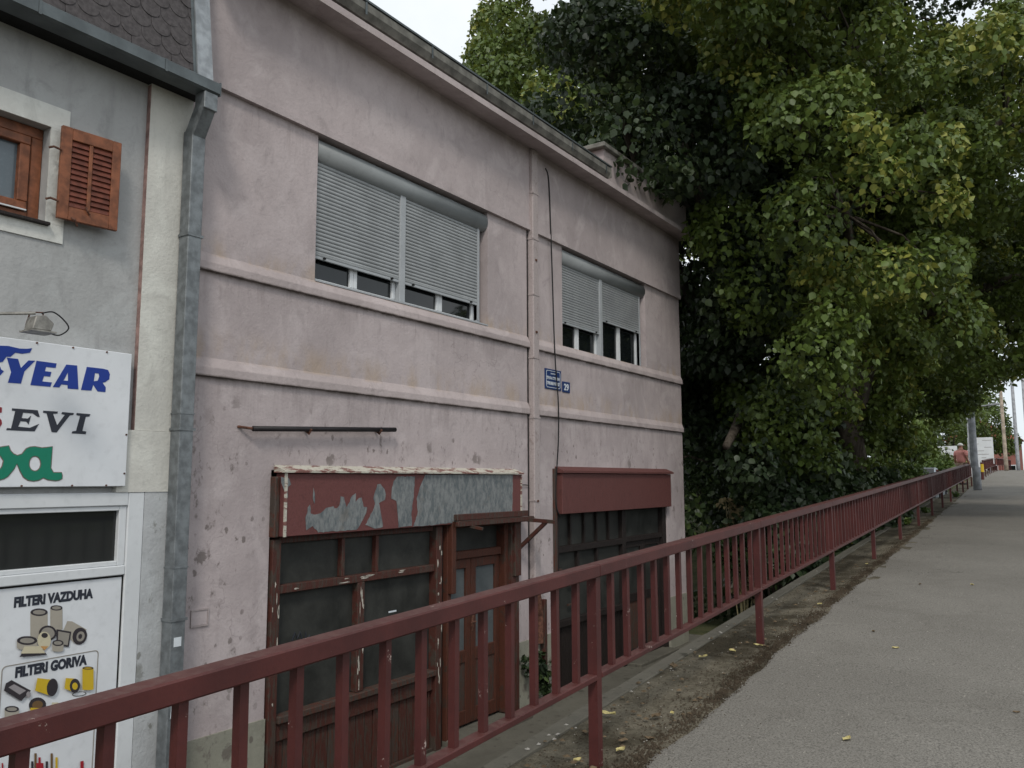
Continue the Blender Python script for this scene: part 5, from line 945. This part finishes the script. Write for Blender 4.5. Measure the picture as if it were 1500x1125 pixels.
# parked car below the walkway
M['carpaint'] = plain('silver_car_paint', (.42, .46, .50), .3, .03, 2, .5, .5); M['carpaint2'] = plain('blue_car_paint', (.08, .12, .24), .3, .03, 2, .5, .5); M['tyre'] = plain('tyre_rubber', (.02, .02, .02), .9)
M['rim'] = plain('alloy_rim', (.4, .4, .42), .4, .1, 8, .8)
def car(x, y, z, ang, mat, label):
    t = thing('parked_car', (x, y, z), label, 'car'); t.rotation_euler = (0, 0, ang)
    P_ = [(-2.1, .32), (-2.12, .62), (-1.95, .86), (-1.0, .98), (-.42, 1.40), (.75, 1.44), (1.5, 1.02), (2.02, .92), (2.12, .6), (2.08, .3)]
    def bodym(w, pts, nm, m, bev=.05):
        mb = MB(); n = len(pts); vs = []
        for sgn in (-1, 1):
            for a, b in pts: vs.append((a, sgn * (w - max(0, b - .9) * .38), b))
        mb.add(vs, [tuple(range(n))[::-1], tuple(range(n, 2 * n))] + [(i, (i + 1) % n, n + (i + 1) % n, n + i) for i in range(n)])
        return mb.build(nm, m, t, bevel=bev, off=(0, 0, 0))
    bodym(.86, P_, 'body', mat)
    for nm, pts in (('windscreen', [(-.98, 1.0), (-.46, 1.36), (-.43, 1.37), (-.93, 1.0)]), ('rear_window', [(.80, 1.40), (1.44, 1.05), (1.40, 1.04), (.77, 1.39)])):
        mb = MB(); vs = []
        for a, b in pts: vs += [(a - .03 if nm[0] == 'w' else a + .05, -.66, b + .03), (a - .03 if nm[0] == 'w' else a + .05, .66, b + .03)]
        mb.add(vs[:4] + vs[4:], [(0, 1, 3, 2), (2, 3, 5, 4), (4, 5, 7, 6)]); mb.build(nm, 'winglass', t, off=(0, 0, 0))
    for sgn in (-1, 1):
        mb = MB(); mb.add([(-.85, sgn * .845, 1.0), (.95, sgn * .845, 1.02), (.68, sgn * .70, 1.36), (-.38, sgn * .70, 1.35)], [(0, 1, 2, 3)]); mb.build('side_window', 'winglass', t, off=(0, 0, 0))
        for wx in (-1.3, 1.28):
            w_ = MB().tube([(wx, sgn * .72, .31), (wx, sgn * .90, .31)], .31, 18).build('wheel', 'tyre', t, off=(0, 0, 0)); MB().tube([(wx, sgn * .895, .31), (wx, sgn * .91, .31)], .2, 14).build('rim', 'rim', w_, off=(0, 0, 0))
        MB().box(-2.14, -2.05, sgn * .5 - .15, sgn * .5 + .15, .62, .76).build('headlight', 'pvc', t, off=(0, 0, 0)); MB().box(2.04, 2.13, sgn * .6 - .12, sgn * .6 + .12, .66, .84).build('tail_light', 'p_red', t, off=(0, 0, 0))
    return t
car(-4.75, 34.2, low(34.2) - .30, R(92), 'carpaint', 'silver car parked below the railing near the bright bush')
# red brick building far off
def brickm():
    n = NT('red_brick_far'); b = n.t.nodes.new('ShaderNodeTexBrick'); n.put(b.inputs[0], n.pos); b.inputs['Scale'].default_value = 3
    f = n.noise(1, 4); col = n.mix(n.ramp(f, .3, .7), (.22, .085, .07), (.28, .12, .10)); return n.fin(col, .9)
M['brick'] = brickm(); M['roofred'] = plain('red_tile_roof', (.33, .11, .08), .9, .25, 2)
def bld(x0, x1, y, z0, z1, zr, label, wm, nwin, floors):
    t = thing('brick_building', ((x0 + x1) / 2, y, z0), label, 'building'); box('wall', wm, t, x0, x1, y, y + 9, z0 - 1, z1)
    MB().prism([(x0 - .4, z1), (x1 + .4, z1), ((x0 + x1) / 2, zr)], 1, y - .3, y + 9.3).build('roof', 'roofred', t)
    for i in range(nwin):
        for f_ in range(floors):
            c = x0 + (x1 - x0) * (i + .5) / nwin; zz = z0 + 1.0 + f_ * 3.0; w_ = box('window', 'pvc', t, c - .6, c + .6, y - .06, y - .01, zz, zz + 1.4); box('pane', 'winglass', w_, c - .5, c + .5, y - .08, y - .061, zz + .1, zz + 1.3)
    return t
bld(-12, -4.6, 112, .8, 6.2, 8.6, 'red brick building behind the left group of poles', 'brick', 4, 2); bld(-3.9, 3.5, 124, .8, 7.0, 9.8, 'red brick building with tiled roof at the right border', 'brick', 4, 2)

# ------------------------------------------------------------ person
M['skin'] = plain('skin', (.42, .22, .16), .6, .05); M['shirt'] = plain('pink_shirt_cloth', (.66, .28, .25), .9, .08, 6); M['shorts'] = plain('khaki_shorts_cloth', (.24, .18, .13), .9, .1, 6); M['cap'] = plain('white_cap_cloth', (.75, .74, .70), .8, .04); M['shoe'] = plain('dark_shoe', (.05, .045, .04), .8); M['hairp'] = plain('grey_hair', (.12, .10, .09), .9)
def skin(name, verts, edges, radii, mat, parent, sub=2):
    me = bpy.data.meshes.new(name); me.from_pydata(verts, edges, []); o = bpy.data.objects.new(name, me); COL.objects.link(o)
    m = o.modifiers.new('s', 'SKIN'); me.skin_vertices.new() if not me.skin_vertices else None
    for i, r in enumerate(radii): me.skin_vertices[0].data[i].radius = (r if hasattr(r, '__len__') else (r, r)); me.skin_vertices[0].data[i].use_root = i == 0
    m.use_smooth_shade = True; s2 = o.modifiers.new('u', 'SUBSURF'); s2.levels = s2.render_levels = sub
    dg = bpy.context.evaluated_depsgraph_get(); m2 = bpy.data.meshes.new_from_object(o.evaluated_get(dg)); bpy.data.objects.remove(o)
    m2.materials.clear(); m2.materials.append(M[mat]); m2.name = name; m2.polygons.foreach_set('use_smooth', [True] * len(m2.polygons))
    q = bpy.data.objects.new(name, m2); COL.objects.link(q); q.parent = parent; return q
pp = Vector((-3.82, 40.5, 0)); pp.z = 1.36
t = thing('person', pp, 'person in pink shirt and white cap walking away behind the railing', 'person'); t.rotation_euler = (0, 0, R(62))
# local: +X forward, Y left, Z up
V_ = [(0, 0, .95), (0, 0, 1.12), (.01, 0, 1.32), (.0, 0, 1.48), (.02, 0, 1.56), (.03, 0, 1.66), (.02, 0, 1.76),
      (0, .19, 1.44), (-.06, .25, 1.15), (.02, .26, .92), (.06, .26, .84), (0, -.19, 1.44), (.02, -.25, 1.16), (.12, -.26, .95), (.16, -.26, .87),
      (0, .10, .90), (.08, .10, .50), (.0, .10, .10), (.14, .11, .04), (0, -.10, .90), (.02, -.10, .50), (-.12, -.10, .12), (.02, -.11, .04)]
E_ = [(0, 1), (1, 2), (2, 3), (3, 4), (4, 5), (5, 6), (3, 7), (7, 8), (8, 9), (9, 10), (3, 11), (11, 12), (12, 13), (13, 14), (0, 15), (15, 16), (16, 17), (17, 18), (0, 19), (19, 20), (20, 21), (21, 22)]
R_ = [.15, (.16, .15), (.15, .14), .10, .06, .095, .07, .065, .05, .035, .04, .065, .05, .035, .04, .095, .065, .045, .04, .095, .065, .045, .04]
skin('body', V_, E_, R_, 'skin', t)
skin('shirt', [(0, 0, .90), (.02, 0, 1.10), (.01, 0, 1.32), (0, 0, 1.47), (0, .19, 1.44), (-.05, .245, 1.20), (0, -.19, 1.44), (.015, -.245, 1.21)], [(0, 1), (1, 2), (2, 3), (3, 4), (4, 5), (3, 6), (6, 7)], [(.205, .19), (.21, .20), (.20, .19), .125, .10, .085, .10, .085], 'shirt', t)
skin('shorts', [(0, 0, .93), (0, .10, .84), (.06, .10, .50), (0, -.10, .84), (.02, -.10, .50)], [(0, 1), (1, 2), (0, 3), (3, 4)], [.17, .12, .095, .12, .095], 'shorts', t)
mb = MB(); prof = []
for k in range(6):
    a = k / 5 * math.pi / 2; prof.append((.112 * math.cos(a), 1.70 + .105 * math.sin(a)))
vs = []; n_ = 16
for r_, z_ in prof: vs += [(.02 + r_ * 1.08 * math.cos(2 * math.pi * j / n_), r_ * math.sin(2 * math.pi * j / n_), z_) for j in range(n_)]
fs = [(k * n_ + j, k * n_ + (j + 1) % n_, (k + 1) * n_ + (j + 1) % n_, (k + 1) * n_ + j) for k in range(5) for j in range(n_)]
mb.add(vs, fs); mb.prism([(.08, -.085), (.19, -.07), (.23, 0), (.19, .07), (.08, .085)], 2, 1.70, 1.712); mb.build('cap', 'cap', t, smooth=True, off=(0, 0, 0))
for y_, x_ in ((.105, .08), (-.105, -.04)): MB().box(x_ - .12, x_ + .16, y_ - .05, y_ + .05, .0, .09).build('shoe', 'shoe', t, bevel=.03, off=(0, 0, 0))
for sy in (.035, -.035): MB().tube([(.118, sy, 1.665), (.124, sy, 1.665)], .012, 8).build('eye', 'black', t, off=(0, 0, 0))
MB().bar((.118, 0, 1.655), (.15, 0, 1.63), .03, .03).build('nose', 'skin', t, bevel=.01, off=(0, 0, 0)); MB().box(.11, .118, -.025, .025, 1.598, 1.606).build('mouth', 'p_red', t, off=(0, 0, 0))
